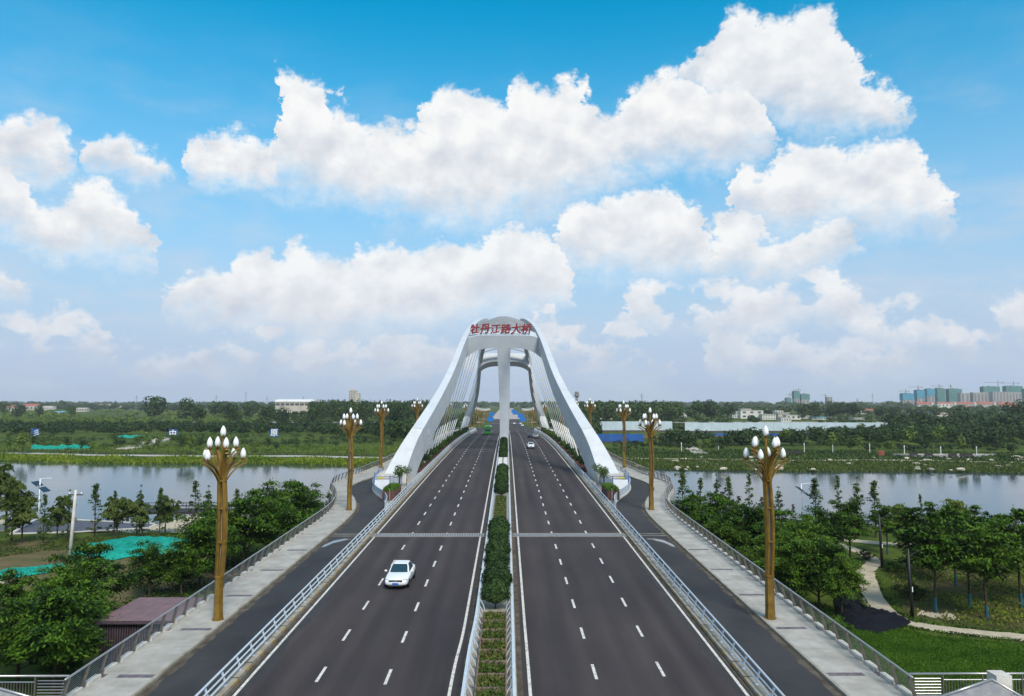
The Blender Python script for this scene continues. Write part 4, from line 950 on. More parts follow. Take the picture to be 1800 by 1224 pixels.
# ------------------------------------------------------------------ vehicles
def make_car(name, label, loc, rz, paint, L=4.5, W=1.8, H=1.46, suv=False, tail=False):
    r0 = thing(name, label, 'car', loc, rz)
    k = L / 4.5; w = W / 1.8; hz = H / 1.46
    st = [(-2.25, .60, .36, .52, .57), (-2.17, .76, .24, .62, .67), (-1.95, .86, .19, .70, .76), (-1.35, .89, .18, .79, .88), (-.80, .90, .18, .87, .96), (0, .90, .18, .89, .97), (1.0, .90, .18, .91, .98), (1.55, .885, .20, .93, 1.01), (2.05, .84, .28, .91, .99), (2.20, .76, .34, .84, .92), (2.25, .66, .42, .76, .82)]
    mb = MB(); rings = []
    for y, hw, lo, sh, tp in st:
        hw *= w; y *= k
        half = [(hw * .80, lo), (hw * .97, lo + .10), (hw, (lo + sh) / 2), (hw * .985, sh - .06), (hw * .90, sh + .02), (hw * .5, tp)]
        rings.append([(x, y, z * hz) for x, z in half] + [(-x, y, z * hz) for x, z in half[::-1]])
    mb.ring_sweep(rings); body = mb.build('body', paint, r0, smooth=True); recalc(body)
    sm = body.modifiers.new('s', 'SUBSURF'); sm.levels = 1; sm.render_levels = 1
    rb = 1.75 if suv else 1.62; rt = 1.45 if suv else 0.95
    B = [(-.86, .80), (-.86 + .9, .82), (rb, .76)]; zt = H; zb = 0.90 * hz
    base = [(-.77 * w, -.90 * k), (.77 * w, -.90 * k), (.74 * w, rb * k), (-.74 * w, rb * k)]; top = [(-.58 * w, -.18 * k), (.58 * w, -.18 * k), (.56 * w, rt * k), (-.56 * w, rt * k)]
    mid = [((a[0] * .35 + b[0] * .65) * 1.03, a[1] * .30 + b[1] * .70) for a, b in zip(base, top)]
    ring = lambda q, z: [(x, y, z) for x, y in q]
    rg_ = [ring(base, zb), ring(mid, zb + (zt - zb) * .66), ring(top, zt - .05), ring([(x * .82, y * .9 + .04) for x, y in top], zt)]
    mb = MB(); mb.ring_sweep(rg_); cab = mb.build('cabin', paint, r0); recalc(cab)
    b = cab.modifiers.new('b', 'BEVEL'); b.width = 0.05; b.segments = 2
    def lerp(a, b_, f): return tuple(p + (q - p) * f for p, q in zip(a, b_))
    def pane(nm, i, j, f0, f1, g0=0.08, g1=0.94, off=0.012, m=GLASS):
        a0, b0 = rg_[0][i], rg_[0][j]; a1, b1 = rg_[1][i], rg_[1][j]; a2, b2 = rg_[2][i], rg_[2][j]
        c = Vector(lerp(a0, b0, .5)); nrm = (Vector(b0) - Vector(a0)).cross(Vector(a2) - Vector(a0)).normalized()
        cc = Vector((0, .3, 1)); nrm = nrm if nrm.dot(c - cc) > 0 else -nrm
        rows = [(lerp(a0, a1, g0), lerp(b0, b1, g0)), (a1, b1), (lerp(a1, a2, g1), lerp(b1, b2, g1))]
        vs = []
        for A, Bq in rows: vs += [Vector(lerp(A, Bq, f0)) + nrm * off, Vector(lerp(A, Bq, f1)) + nrm * off]
        mb = MB(); mb.add(vs, [(0, 1, 3, 2), (2, 3, 5, 4)]); return mb.build(nm, m, r0)
    pane('windscreen', 0, 1, .06, .94); pane('rear_window', 2, 3, .08, .92)
    for i, j in ((1, 2), (3, 0)):
        if i == 1: pane('side_window', i, j, .10, .50); pane('side_window', i, j, .53, .88)
        else: pane('side_window', i, j, .12, .47); pane('side_window', i, j, .50, .90)
    for x in (-1, 1):
        for y in (-1.36, 1.32):
            mb = MB(); n = 14; cx = x * (.80 * w)
            mb.ring_sweep([[(cx + x * o, y * k + r * math.cos(2 * math.pi * q / n), 0.32 + r * math.sin(2 * math.pi * q / n)) for q in range(n)] for o, r in ((-.10, .31), (.08, .32), (.105, .30), (.105, .21))])
            t = mb.build('tyre', TYRE, r0)
            mb = MB(); mb.ring_sweep([[(cx + x * o, y * k + r * math.cos(2 * math.pi * q / n), 0.32 + r * math.sin(2 * math.pi * q / n)) for q in range(n)] for o, r in ((.085, .21), (.10, .19), (.095, .05))]); mb.build('rim', RIM, t)
        mb = MB(); mb.add([(x * .50 * w, -2.205 * k, .56 * hz), (x * .80 * w, -2.04 * k, .58 * hz), (x * .83 * w, -1.93 * k, .71 * hz), (x * .52 * w, -2.13 * k, .70 * hz)], [(0, 1, 2, 3)]); mb.build('headlight', LAMPG, r0)
        mb = MB(); mb.add([(x * .50 * w, 2.245 * k, .70 * hz), (x * .80 * w, 2.17 * k, .70 * hz), (x * .82 * w, 2.12 * k, .84 * hz), (x * .52 * w, 2.225 * k, .84 * hz)], [(0, 1, 2, 3)]); mb.build('tail_light', REDL, r0)
        mb = MB(); mb.box((x * 1.0 * w, -.66 * k, 1.0 * hz), (.20, .10, .13)); mi = mb.build('mirror', paint, r0); bv = mi.modifiers.new('b', 'BEVEL'); bv.width = .03
    mb = MB(); mb.box((0, -2.20 * k, .60 * hz), (.98 * w, .07, .12)); gr = mb.build('grille', BLACK, r0)
    mb = MB(); mb.ring_sweep([[(.085 * math.cos(q * .524), y, .60 * hz + .085 * math.sin(q * .524)) for q in range(12)] for y in (-2.20 * k, -2.245 * k)]); mb.build('emblem', RIM, gr)
    mb = MB(); mb.box((0, -2.235 * k, .31 * hz), (.95 * w, .06, .09)); mb.build('lower_grille', POSTM, r0)
    mb = MB(); mb.box((0, -2.275 * k, .41 * hz), (.44, .02, .14)); mb.build('number_plate', PLATE, r0)
    mb = MB(); mb.box((0, 2.272 * k, .58 * hz), (.44, .02, .14)); mb.build('number_plate', PLATE, r0)
    return r0
def tilt(o, y): o.rotation_euler = (o.rotation_euler[0], o.rotation_euler[1], o.rotation_euler[2]); return o
def deck_pt(x, y): return (x, y, DZ(y) + 0.01)
make_car('car', 'white sedan with blue number plate driving towards the camera in the left carriageway', deck_pt(-7.3, 56.8), R(-1.5), CARW)
make_car('car', 'white sedan driving away in the right carriageway on the bridge, nearest car on that side', deck_pt(6.6, 181), math.pi, CARW)
make_car('car', 'silver grey sport utility car in the outer right lane near the crest', deck_pt(9.6, 228), math.pi, CARG, 4.6, 1.85, 1.7, True)
make_car('car', 'dark car beside the silver grey one near the crest of the bridge', deck_pt(8.4, 236), math.pi, CARD)
for i, (x, y) in enumerate(((6.4, 560), (11.2, 560), (10.6, 470))):
    make_car('car', ['tiny white car beyond the bridge, leftmost of two abreast before the crossing', 'tiny white car beyond the bridge, rightmost of two abreast before the crossing', 'tiny white car on the right side of the road beyond the bridge, nearest of three'][i], deck_pt(x, y), math.pi, CARW)
def make_bus(loc):
    r0 = thing('bus', 'bright green city bus driving towards the camera on the left carriageway', 'bus', loc)
    mb = MB(); rings = []
    for y, e in ((-5.0, .10), (-4.9, .0), (4.9, 0), (5.0, .1)):
        w, h0, h1 = 1.25 - e, .35 + e * .5, 3.05 - e; rings.append([(-w, y, h0), (w, y, h0), (w, y, h1 - .35), (w - .22, y, h1), (-w + .22, y, h1), (-w, y, h1 - .35)])
    mb.ring_sweep(rings); recalc(mb.build('body', BUSG, r0))
    mb = MB(); mb.add([(-1.05, -5.02, 1.15), (1.05, -5.02, 1.15), (1.02, -4.99, 2.55), (-1.02, -4.99, 2.55)], [(0, 1, 2, 3)]); mb.build('windscreen', GLASS, r0)
    mb = MB(); mb.box((0, -5.01, 2.72), (1.5, .05, .2)); mb.build('route_board', WIN, r0)
    for x in (-1, 1):
        for k in range(6): mb = MB(); mb.box((x * 1.253, -3.9 + k * 1.6, 1.95), (.02, 1.4, 1.0)); mb.build('side_window', GLASS, r0)
        mb = MB(); mb.box((x * .85, -5.01, .78), (.4, .05, .2)); mb.build('headlight', LAMPG, r0)
        mb = MB(); mb.box((x * 1.42, -5.0, 2.2), (.16, .16, .45)); mb.build('mirror', BLACK, r0)
        for y in (-3.2, 2.6): mb = MB(); mb.ring_sweep([[(x * o, y + .48 * math.cos(q * .45), .48 + .48 * math.sin(q * .45)) for q in range(14)] for o in (.95, 1.26)]); mb.build('wheel', TYRE, r0)
    mb = MB(); mb.box((0, -5.03, .55), (2.3, .06, .28)); mb.build('bumper', BUSG, r0)
    mb = MB(); mb.box((0, 0.5, 3.12), (1.4, 3.0, .2)); mb.build('roof_unit', BUSG, r0)
make_bus(deck_pt(-6.1, 268))
# blue direction signs beyond the bridge
for i, (px, py, Y, w, h) in enumerate(((862, 737, 430, 3.8, 2.6), (864.5, 728, 520, 3.6, 2.6), (919, 737.5, 430, 3.8, 2.4), (915.5, 731, 520, 4.4, 3.0), (905.5, 726, 640, 4.4, 3.0), (903, 723, 720, 4.4, 3.0))):
    P = at_y(px, py, Y); s = -1 if px < 891 else 1
    r0 = thing('direction_sign', f"blue direction sign {'left' if s < 0 else 'right'} of the far road, {ORD[[0,1,0,1,2,3][i]]} beyond the bridge", 'sign', (s * 15.5, Y, DZ(Y)), 0, 'blue direction signs beyond the bridge')
    mb = MB(); mb.tube([(0, 0, 0), (0, 0, P[2] - DZ(Y) + 1.5)], 0.16, 6); mb.build('pole', STEEL, r0)
    mb = MB(); mb.tube([(0, 0, P[2] - DZ(Y)), (P[0] - s * 15.5, 0, P[2] - DZ(Y))], 0.1, 5); mb.build('arm', STEEL, r0)
    mb = MB(); mb.box((P[0] - s * 15.5, -0.2, P[2] - DZ(Y)), (w, 0.08, h)); pn = mb.build('panel', SIGNB, r0)

# ------------------------------------------------------------------ near banks
def G(px, py, z=GN): return at_z(px, py, z)
def sheet(name, pts, m, z=GN, off=0.015, kind='structure', sub=True, parent=None):
    P = [G(x, y, z) for x, y in pts]; mb = MB()
    mb.add([(p[0], p[1], z + off) for p in P], [tuple(range(len(P)))]); return mb.build(name, m, parent, kind=kind)
def ribbon(name, cl, w, m, z=GN, off=0.035, px=True, jag=0.0, zfun=None, kind='structure'):
    """a path of width w along a centre line of photo points or ground points"""
    P = [Vector(G(x, y, z)[:2]) if px else Vector((x, y)) for x, y in cl]
    # smooth by Chaikin
    for _ in range(3):
        Q = [P[0]]
        for a, b in zip(P, P[1:]): Q += [a * .75 + b * .25, a * .25 + b * .75]
        P = Q + [P[-1]]
    mb = MB(); vs = []
    for i, p in enumerate(P):
        t = (P[min(i + 1, len(P) - 1)] - P[max(i - 1, 0)]).normalized(); n = Vector((-t.y, t.x))
        for s in (1, -1):
            q = p + n * (s * (w / 2 + jag * (random.random() - .5))); vs.append((q.x, q.y, (zfun(q.x, q.y) if zfun else z) + off))
    mb.add(vs, [(2 * i, 2 * i + 1, 2 * i + 3, 2 * i + 2) for i in range(len(P) - 1)]); return mb.build(name, m, kind=kind)
# right: lawn, sandy path, rough grass, sandy spot
ribbon('path', [(1200, 1290), (1560, 985), (1520, 1005), (1530, 1045), (1560, 1086), (1640, 1105), (1720, 1114), (1830, 1124), (2000, 1135)][2:], 1.9, SAND, jag=0.25)
ribbon('path', [(1520, 1005), (1542, 985), (1500, 965), (1460, 955)], 1.6, SAND, jag=0.2)
ribbon('path', [(1475, 948), (1520, 953), (1560, 957), (1700, 962), (1850, 966)], 2.2, SAND, jag=0.2)
sheet('lawn', [(1380, 1075), (1480, 1098), (1560, 1100), (1640, 1118), (1830, 1136), (2100, 1160), (2100, 1330), (1500, 1330)], LAWN, off=0.02)
sheet('rough_ground', [(1560, 1000), (1590, 1080), (1650, 1100), (1830, 1115), (2050, 1120), (2050, 960), (1700, 975)], ROUGHG, off=0.012)
ribbon('sandy_patch', [(1615, 1078), (1645, 1083), (1680, 1085)], 1.5, SAND, off=0.045, jag=0.9)
# left: earth, blue-grey paved path with pale kerbs, beige path
sheet('bare_earth', [(-120, 960), (60, 950), (150, 960), (330, 950), (420, 985), (420, 1010), (300, 1060), (100, 1080), (-120, 1100)], EARTH, off=0.012)
bp = [(20, 939), (50, 920), (66, 913), (135, 914.5), (276, 922), (262, 928.5), (132, 936)]
o = sheet('paved_path', bp, BLUEP, off=0.03)
for i in range(len(bp)):
    a, b = G(*bp[i]), G(*bp[(i + 1) % len(bp)]); dv = Vector((b[0] - a[0], b[1] - a[1], 0))
    mb = MB(); mb.box(((a[0] + b[0]) / 2, (a[1] + b[1]) / 2, GN + 0.05), (dv.length, 0.5, 0.12), math.atan2(dv.y, dv.x)); mb.build('path_edging', KERBW, o)
sheet('beige_path', [(258, 930), (280, 922), (336, 906), (400, 900), (400, 934), (300, 937)], SAND, off=0.022)
sheet('beige_path', [(-80, 1030), (0, 1022), (30, 1030), (20, 1055), (-80, 1062)], SAND, off=0.022)
sheet('beige_path', [(-60, 930), (10, 935), (45, 918), (30, 915), (-60, 905)], SAND, off=0.022)
def net(name, pts, m, label, hump=0.5, seed=1):
    """ground netting lying in folds"""
    P = [G(x, y) for x, y in pts]; cx = np.mean([p[0] for p in P]); cy = np.mean([p[1] for p in P]); rg = random.Random(seed)
    mb = MB(); n = len(P); rings = 12; vs = []
    for k in range(rings):
        f = 1 - k / (rings - 1) * 0.98
        for i in range(n * 3):
            a = P[i // 3]; b = P[(i // 3 + 1) % n]; t = (i % 3) / 3; x, y = a[0] + (b[0] - a[0]) * t, a[1] + (b[1] - a[1]) * t
            vs.append((cx + (x - cx) * f, cy + (y - cy) * f, GN + 0.2 + (hump * (0.6 + 0.8 * rg.random()) * min(1, (1 - f) * 3) if k else -0.1)))
    m3 = n * 3; fs = [(k * m3 + i, k * m3 + (i + 1) % m3, (k + 1) * m3 + (i + 1) % m3, (k + 1) * m3 + i) for k in range(rings - 1) for i in range(m3)] + [tuple((rings - 1) * m3 + i for i in range(m3))]
    mb.add(vs, fs); o = mb.build(name, m, label=label, cat='netting', smooth=True); return o
net('ground_net', [(115, 983), (130, 968), (200, 955), (290, 950), (345, 955), (345, 972), (230, 980), (140, 998)], TEAL, 'teal dust net over an earth mound behind the left roadside trees', 0.7, 2)
net('ground_net', [(-60, 1020), (0, 1008), (60, 1003), (125, 995), (100, 1006), (40, 1015), (-10, 1024)], TEAL, 'teal dust net strip at the left picture edge above the dark trees', 0.3, 3)
net('shade_net', [(1462, 1040), (1500, 1055), (1510, 1075), (1560, 1083), (1602, 1096), (1590, 1104), (1545, 1116), (1500, 1108), (1470, 1085)], BLACKNET, 'crumpled black shade net beside the sandy path', 0.38, 4)

# brown slatted shed left of the sidewalk
def build_shed():
    zr = GN + 3.1
    a = at_z(172, 1092, zr); b = at_z(233, 1052, zr); x0, x1 = a[0], -21.6; y0, y1 = a[1], b[1]
    r0 = thing('shed', 'dark slatted timber shed with flat mauve panel roof below the left sidewalk', 'shed', (x0, y0, GN))
    Wd, Dp = x1 - x0, y1 - y0; sk = (b[0] - a[0])
    mb = MB(); mb.b2((0.25, 0.25, 0), (Wd - 0.1, Dp - 0.2, 2.95)); mb.build('inner_wall', BLACK, r0)
    n = int(Wd / 0.17)
    for k in range(n): mb = MB(); mb.box((0.12 + k * 0.17, 0.14, 1.47), (0.085, 0.09, 2.94)); mb.build('slat', SHED, r0)
    n = int(Dp / 0.17)
    for k in range(n): mb = MB(); mb.box((0.14, 0.14 + k * 0.17, 1.47), (0.09, 0.085, 2.94)); mb.build('slat', SHED, r0)
    nx = 4
    for i in range(nx):
        for j in range(2):
            mb = MB(); w, d = (Wd + 0.3) / nx, (Dp + 0.3) / 2
            mb.box((-0.15 + w * (i + .5), -0.15 + d * (j + .5), 3.07), (w - 0.02, d - 0.02, 0.12)); mb.build('roof_panel', SHEDR, r0)
    mb = MB(); mb.box((Wd / 2, -0.17, 3.05), (Wd + 0.34, 0.06, 0.22)); mb.build('fascia', SHED, r0)
build_shed()

# stair landings at the foot of the picture
def build_landing(s):
    side = 'left' if s < 0 else 'right'; zt = DZ(35.5); x0 = 20.0; x1 = 34.0 if s < 0 else 25.8
    L = thing('landing_railing', f'steel bar railing of the stair landing at the lower {side} corner', 'railing', (s * x0, 36.0, zt))
    W = x1 - x0
    mb = MB(); mb.tube([(0, 0, 1.08), (s * W, 0, 1.08)] + ([(s * (W + 1.6), 0, 0.4)] if s > 0 else []), 0.05, 8); mb.build('handrail', STEEL, L, smooth=True)
    mb = MB(); mb.tube([(s * 1.6, 0, 0.80), (s * W, 0, 0.80)], 0.025, 6); mb.build('middle_rail', STEEL, L)
    for k in range(int(W / 1.9) + 1): mb = MB(); mb.box((s * (1.6 + k * 1.9), 0, 0.5), (0.05, 0.10, 1.1)); mb.build('post', POSTM, L)
    for k in range(int((W - 1.8) / 0.14)): mb = MB(); mb.box((s * (1.75 + k * 0.14), 0, 0.36), (0.025, 0.03, 0.86)); mb.build('bar', POSTM, L)
    for k in range(6): mb = MB(); mb.tube([(s * 0.25, 0.02, 0.15 + k * 0.14), (s * 1.5, 0.02, 0.15 + k * 0.14)], 0.025, 5); mb.build('gate_bar', STEEL, L)
    mb = MB(); mb.b2((s * 19.9, 24, zt - 0.5), (s * (x1 + 0.4), 36.3, zt - 0.02)); mb.build('stair_landing', CONC, kind='structure')
    # granite parapet of the stair
    P = thing('stair_parapet', f'sloping granite stair parapet with steel handrail at the lower {side} corner', 'parapet', (0, 0, 0))
    if s > 0: a, b, c = at_y(1645, 1232, 33.5), at_y(1748, 1197, 33.5), at_y(1860, 1262, 33.5)
    else: a, b, c = at_y(90, 1240, 33.5), at_y(-60, 1198, 33.5), at_y(-160, 1180, 33.5)
    for p, q in ((a, b), (b, c)):
        mb = MB(); d = 0.35
        lo = zt - 0.3
        lo = min(p[2], q[2]) - 1.6
        vs = [(p[0], 33.5, lo), (q[0], 33.5, lo), (q[0], 33.5, q[2] - .1), (p[0], 33.5, p[2] - .1)]; vs += [(x, y + d, z) for x, y, z in vs]
        mb.add(vs, [(0, 1, 2, 3), (7, 6, 5, 4), (3, 2, 6, 7), (0, 3, 7, 4), (1, 5, 6, 2)]); mb.build('granite_panel', STONE, P)
        mb = MB(); mb.tube([(p[0], 33.68, p[2]), (q[0], 33.68, q[2])], 0.055, 8); mb.build('handrail', STEEL, P, smooth=True)
    if s > 0:
        mb = MB(); mb.box((b[0] + 0.75, 34.3, b[2] - 1.0), (0.7, 0.7, 2.1)); mb.build('newel', KERBW, P)
for s in (-1, 1): build_landing(s)

# poles
def pole(name, label, cat, base, h, r, m, lean=0.0, extra=None, group=None):
    r0 = thing(name, label, cat, base, 0, group); mb = MB(); mb.tube([(0, 0, -0.2), (lean * h, 0, h)], [r, r * 0.7], 8); mb.build('pole', m, r0, smooth=True)
    if extra: extra(r0, h, lean)
    return r0
def cross_arm(r0, h, lean):
    mb = MB(); mb.box((lean * h * .95, 0, h - 0.5), (1.6, 0.1, 0.12)); mb.build('cross_arm', DARKW, r0)
    for x in (-.65, 0, .65): mb = MB(); mb.lathe((lean * h * .95 + x, 0, h - .42), [(.05, 0), (.08, .1), (.03, .22)], 6); mb.build('insulator', CARW, r0)
b0 = G(121, 995); hh = (at_y(130.6, 862, b0[1])[2] - b0[2])
pole('utility_pole', 'pale concrete utility pole leaning among the left bank trees', 'pole', b0, hh, 0.20, KERBW, 0.05, cross_arm)
def solar(r0, h, lean):
    M = Matrix.Rotation(R(-38), 3, 'Y') @ Matrix.Rotation(R(20), 3, 'X')
    for k in (-1, 1): mb = MB(); mb.box((0.55 * k * .9 + .2, -0.1, h - 1.0 - .42 * k * .9), (0.95, 1.5, 0.05), M=Matrix.Rotation(R(38), 3, 'Y')); mb.build('solar_panel', SOLAR, r0)
    mb = MB(); mb.tube([(0, 0, h - .1), (0, 0, h), (1.1, 0, h + .1)], 0.04, 5); mb.build('arm', CARW, r0)
    mb = MB(); mb.box((1.25, 0, h + .1), (0.5, 0.18, 0.07)); mb.build('lamp_head', CARW, r0)
for px, by, ty, lb in ((66, 945, 842, 'white solar street lamp on the left bank before the river'), (1411, 940, 851, 'white solar street lamp on the right bank before the river')):
    b0 = G(px, by); pole('solar_lamp', lb, 'street lamp', b0, at_y(px, ty, b0[1])[2] - b0[2], 0.10, CARW, 0, solar)
def plate(r0, h, lean):
    mb = MB(); mb.box((0.0, -0.17, h * .42), (0.07, 0.02, 0.42)); mb.build('number_strip', TXTW, r0)
    mb = MB(); mb.tube([(0, 0, h - .6), (.5, 0, h - .25)], .03, 5); mb.build('bracket', BLACK, r0)
    mb = MB(); mb.box((.7, 0, h - .2), (.5, .2, .08)); mb.build('lamp_head', BLACK, r0)
for px, by, ty, lb in ((1551, 999, 905, 'black park lamp post beside the winding sandy path'), (1604, 1087, 965, 'black park lamp post at the end of the black shade net')):
    b0 = G(px, by); pole('park_lamp', lb, 'street lamp', b0, at_y(px - 8, ty, b0[1])[2] - b0[2], 0.16, BLACK, -0.03, plate)
# dark timber viewing deck on the left bank
def boardwalk():
    a, b = G(215, 915, -7.4), G(400, 915, -7.4); z = -6.6
    r0 = thing('boardwalk', 'dark timber boardwalk with railing at the left river edge', 'boardwalk', (a[0], a[1], z)); W = b[0] - a[0]
    n = int(W / 0.5)
    for k in range(n): mb = MB(); mb.box((0.25 + k * 0.5, 2.0, 0.45), (0.46, 4.0, 0.1)); mb.build('plank', DARKW, r0)
    mb = MB(); mb.box((W / 2, 0.1, 0.28), (W, 0.18, 0.3)); mb.build('beam', DARKW, r0)
    for k in range(7): mb = MB(); mb.box((0.5 + k * (W - 1) / 6, 0.6, -1.1), (0.3, 0.3, 2.9)); mb.build('pile', DARKW, r0)
    for yy in (0.1, 3.9):
        for z_ in (0.95, 1.4): mb = MB(); mb.box((W / 2, yy, z_), (W, 0.07, 0.09)); mb.build('rail', DARKW, r0)
        for k in range(9): mb = MB(); mb.box((0.1 + k * (W - .2) / 8, yy, 0.95), (0.1, 0.1, 0.95)); mb.build('post', DARKW, r0)
boardwalk()

# ------------------------------------------------------------------ trees
def tree_proto(name, seed, H, cr, th, clumps, per, leaf, lm, tm=BARK, shape='broad', wrap=False, group='near trees', droop=0.35):
    rg = np.random.default_rng(seed); r0 = thing(name, 'x', 'tree', (0, 0, 0), 0, group)
    cz = th + (H - th) * 0.5; rz = (H - th) * 0.5
    cs = []
    while len(cs) < clumps:
        d = rnd_dirs(rg, 1)[0]; r = rg.random() ** 0.45
        p = d * r
        if shape == 'cone':
            t = rg.random(); rr = (1 - t) ** 0.8 * (0.55 + 0.45 * rg.random()); a = rg.random() * 6.283; p = np.array([rr * math.cos(a), rr * math.sin(a), 2 * t - 1])
        elif p[2] < -0.75: continue
        lob = 1 + 0.22 * math.sin(3 * math.atan2(p[1], p[0]) + seed) + 0.12 * rg.normal()
        cs.append(np.array([p[0] * cr * lob, p[1] * cr * lob, cz + p[2] * rz]))
    cs = np.array(cs)
    mb = MB(); bend = (rg.random(2) - .5) * 0.5
    tr = [(bend[0] * f * f, bend[1] * f * f, (H * 0.86) * f) for f in frange(0, 1, 0.14)]
    r_t = 0.028 * H * (0.5 if shape == 'cone' else (0.5 if wrap else 0.7)); mb.tube(tr, [r_t * (1 - 0.85 * k / (len(tr) - 1)) for k in range(len(tr))], 7)
    for c in cs[::max(1, len(cs) // 26)]:
        z0 = max(th * 0.8, c[2] - 0.55 * math.hypot(c[0], c[1]) - 0.3); z0 = min(z0, H * .8); f = z0 / (H * 0.86)
        b0 = np.array([bend[0] * f * f, bend[1] * f * f, z0]); m_ = (b0 + c) / 2 + np.array([0, 0, -0.12])
        mb.tube([b0, m_, c], [r_t * 0.35, r_t * 0.25, 0.012], 5)
    mb.build('trunk', tm, r0)
    if wrap: mb = MB(); mb.tube([(0, 0, 0.02), (0, 0, 1.05)], r_t * 1.05, 7); mb.build('trunk_wrap', BLUEB, r0)
    n = clumps * per; ci = np.repeat(np.arange(clumps), per); sz = cr * (0.18 if shape != 'cone' else 0.16) * (0.7 + 0.6 * rg.random(clumps))
    off = rg.normal(size=(n, 3)) * sz[ci][:, None] * np.array([1, 1, 0.42]) * 0.75
    P = cs[ci] + off; out = P - np.array([0, 0, cz - rz * .3]); out /= np.linalg.norm(out, axis=1, keepdims=True)
    rad = np.linalg.norm(off[:, :2], axis=1); P[:, 2] -= droop * rad * 0.6
    D = out * np.array([1, 1, .2]) + 0.8 * rnd_dirs(rg, n) + np.array([0, 0, -droop]); Nn = np.array([0, 0, 1.0]) + 0.7 * rnd_dirs(rg, n) + out * .3
    quads('crown', leaf_quads(P, D, Nn, leaf * (0.7 + .7 * rg.random(n)), leaf * .42 * (0.7 + .7 * rg.random(n))), lm, r0)
    return r0
BROAD = [tree_proto('broad_tree', 100 + k, 7.2, 2.5, 1.7, 66, 165, 0.27, LEAF_N if k % 2 else LEAF_N2, group='broad green trees beside the bridge') for k in range(4)]
YOUNG = [tree_proto('young_park_tree', 120 + k, 6.8, 1.75, 2.6, 50, 110, 0.28, LEAF_N if k else LEAF_N2, wrap=True, group='young park trees with wrapped trunks') for k in range(3)]
YELT = [tree_proto('yellow_green_tree', 130, 6.6, 2.1, 2.0, 56, 90, 0.30, LEAF_Y, group='yellowish trees beside the bridge')]
SAPL = [tree_proto('slender_sapling', 140 + k, 7.0, 1.05, 1.0, 50, 15, 0.32, LEAF_S, shape='cone', group='slender saplings by the river') for k in range(3)]
REDT = [tree_proto('reddish_sapling', 150, 5.0, 0.95, 1.0, 34, 26, 0.26, LEAF_R, shape='cone', group='reddish saplings by the river')]
WILL = [tree_proto('willow', 160 + k, 5.4, 1.6, 1.5, 52, 70, 0.34, LEAF_W, group='pale willows by the river', droop=1.1) for k in range(2)]
BUSH = [tree_proto('leafy_bush', 170 + k, 2.2, 1.5, 0.1, 30, 60, 0.24, LEAF_N, group='bushes beside the bridge') for k in range(2)]
state = {}
def plant(protos, px, py, ptop, name_key, z=GN, wide=1.0, k=None):
    """a tree standing where the photo shows its foot, as tall as the photo shows it"""
    b = G(px, py, z); h = at_y(px, ptop, b[1])[2] - z
    st = state.setdefault(name_key, {'used': [False] * len(protos), 'objs': [], 'n': 0}); i = st['n'] % len(protos) if k is None else k; st['n'] += 1
    o = put(protos, st['used'], i); H0 = H_OF[name_key]; sc = h / H0
    o.location = (b[0], b[1], ground_z(b[0], b[1])); o.scale = (sc * wide, sc * wide, sc); o.rotation_euler = (0, 0, (st['n'] * 2.399) % 6.28); st['objs'].append(o); return o
H_OF = {'broad': 7.2, 'young': 6.8, 'yellow': 6.6, 'sapling': 7.0, 'red': 5.0, 'willow': 5.4, 'bush': 2.2}
# left bank: foot pixel, top pixel
for px, py, pt, w in ((30, 1210, 1050, 1.25), (95, 1225, 1020, 1.2), (20, 1120, 1000, 1.25), (150, 1115, 950, 1.05), (120, 1150, 985, 1.05), (262, 1052, 950, 1.1), (318, 1050, 955, 1.0),
                      (350, 1040, 905, 1.1), (375, 1010, 880, 1.15), (428, 1005, 865, 1.15), (475, 985, 845, 1.1), (520, 965, 840, 1.05), (545, 950, 850, .9), (500, 1005, 880, 1.0)):
    plant(BROAD, px, py, pt, 'broad', wide=w)
# right bank
for px, py, pt, w in ((1215, 958, 862, 1.0), (1250, 975, 862, 1.15), (1290, 990, 880, 1.1), (1330, 1000, 880, 1.1), (1275, 1010, 905, 1.0), (1385, 1010, 890, 1.15), (1420, 1035, 905, 1.1), (1452, 1000, 888, 1.1), (1395, 1065, 935, 1.1), (1440, 1075, 945, 1.05), (1480, 1085, 970, .95), (1495, 985, 872, 1.0), (1360, 1040, 925, 1.0)):
    plant(BROAD, px, py, pt, 'broad', wide=w)
for px, py, pt in ((1595, 1000, 888), (1645, 1078, 905), (1705, 1068, 915), (1735, 1090, 920), (1680, 1030, 890), (1795, 1070, 895), (1760, 1010, 905), (1640, 1010, 885), (1850, 1060, 890), (1560, 975, 885), (1720, 1000, 890)):
    plant(YOUNG, px, py, pt, 'young', wide=1.15)
for px, py, pt in ((1690, 985, 872), (1580, 965, 880)): plant(YELT, px, py, pt, 'yellow')
for px, py, pt in ((20, 960, 862), (75, 960, 868), (118, 955, 860), (166, 945, 850), (200, 945, 862), (244, 945, 852), (280, 945, 858), (342, 940, 843), (364, 940, 852), (415, 930, 850), (505, 910, 838), (540, 905, 850),
                   (1200, 930, 822), (1232, 925, 838), (1262, 925, 832), (1282, 930, 838), (1318, 930, 830), (1370, 930, 855), (1435, 945, 840), (1475, 935, 835), (1508, 940, 838), (1540, 945, 845), (1620, 935, 868), (1782, 930, 885)):
    plant(SAPL, px, py, pt, 'sapling', wide=1.0 + 0.25 * math.sin(px))
for px, py, pt in ((390, 935, 880), (1272, 935, 862), (1300, 935, 870), (1340, 930, 872), (1395, 930, 885), (1220, 935, 870)): plant(REDT, px, py, pt, 'red')
for px, py, pt in ((38, 955, 865), (100, 950, 870), (205, 945, 866), (290, 940, 868), (240, 945, 872), (10, 935, 812)): plant(WILL, px, py, pt, 'willow')
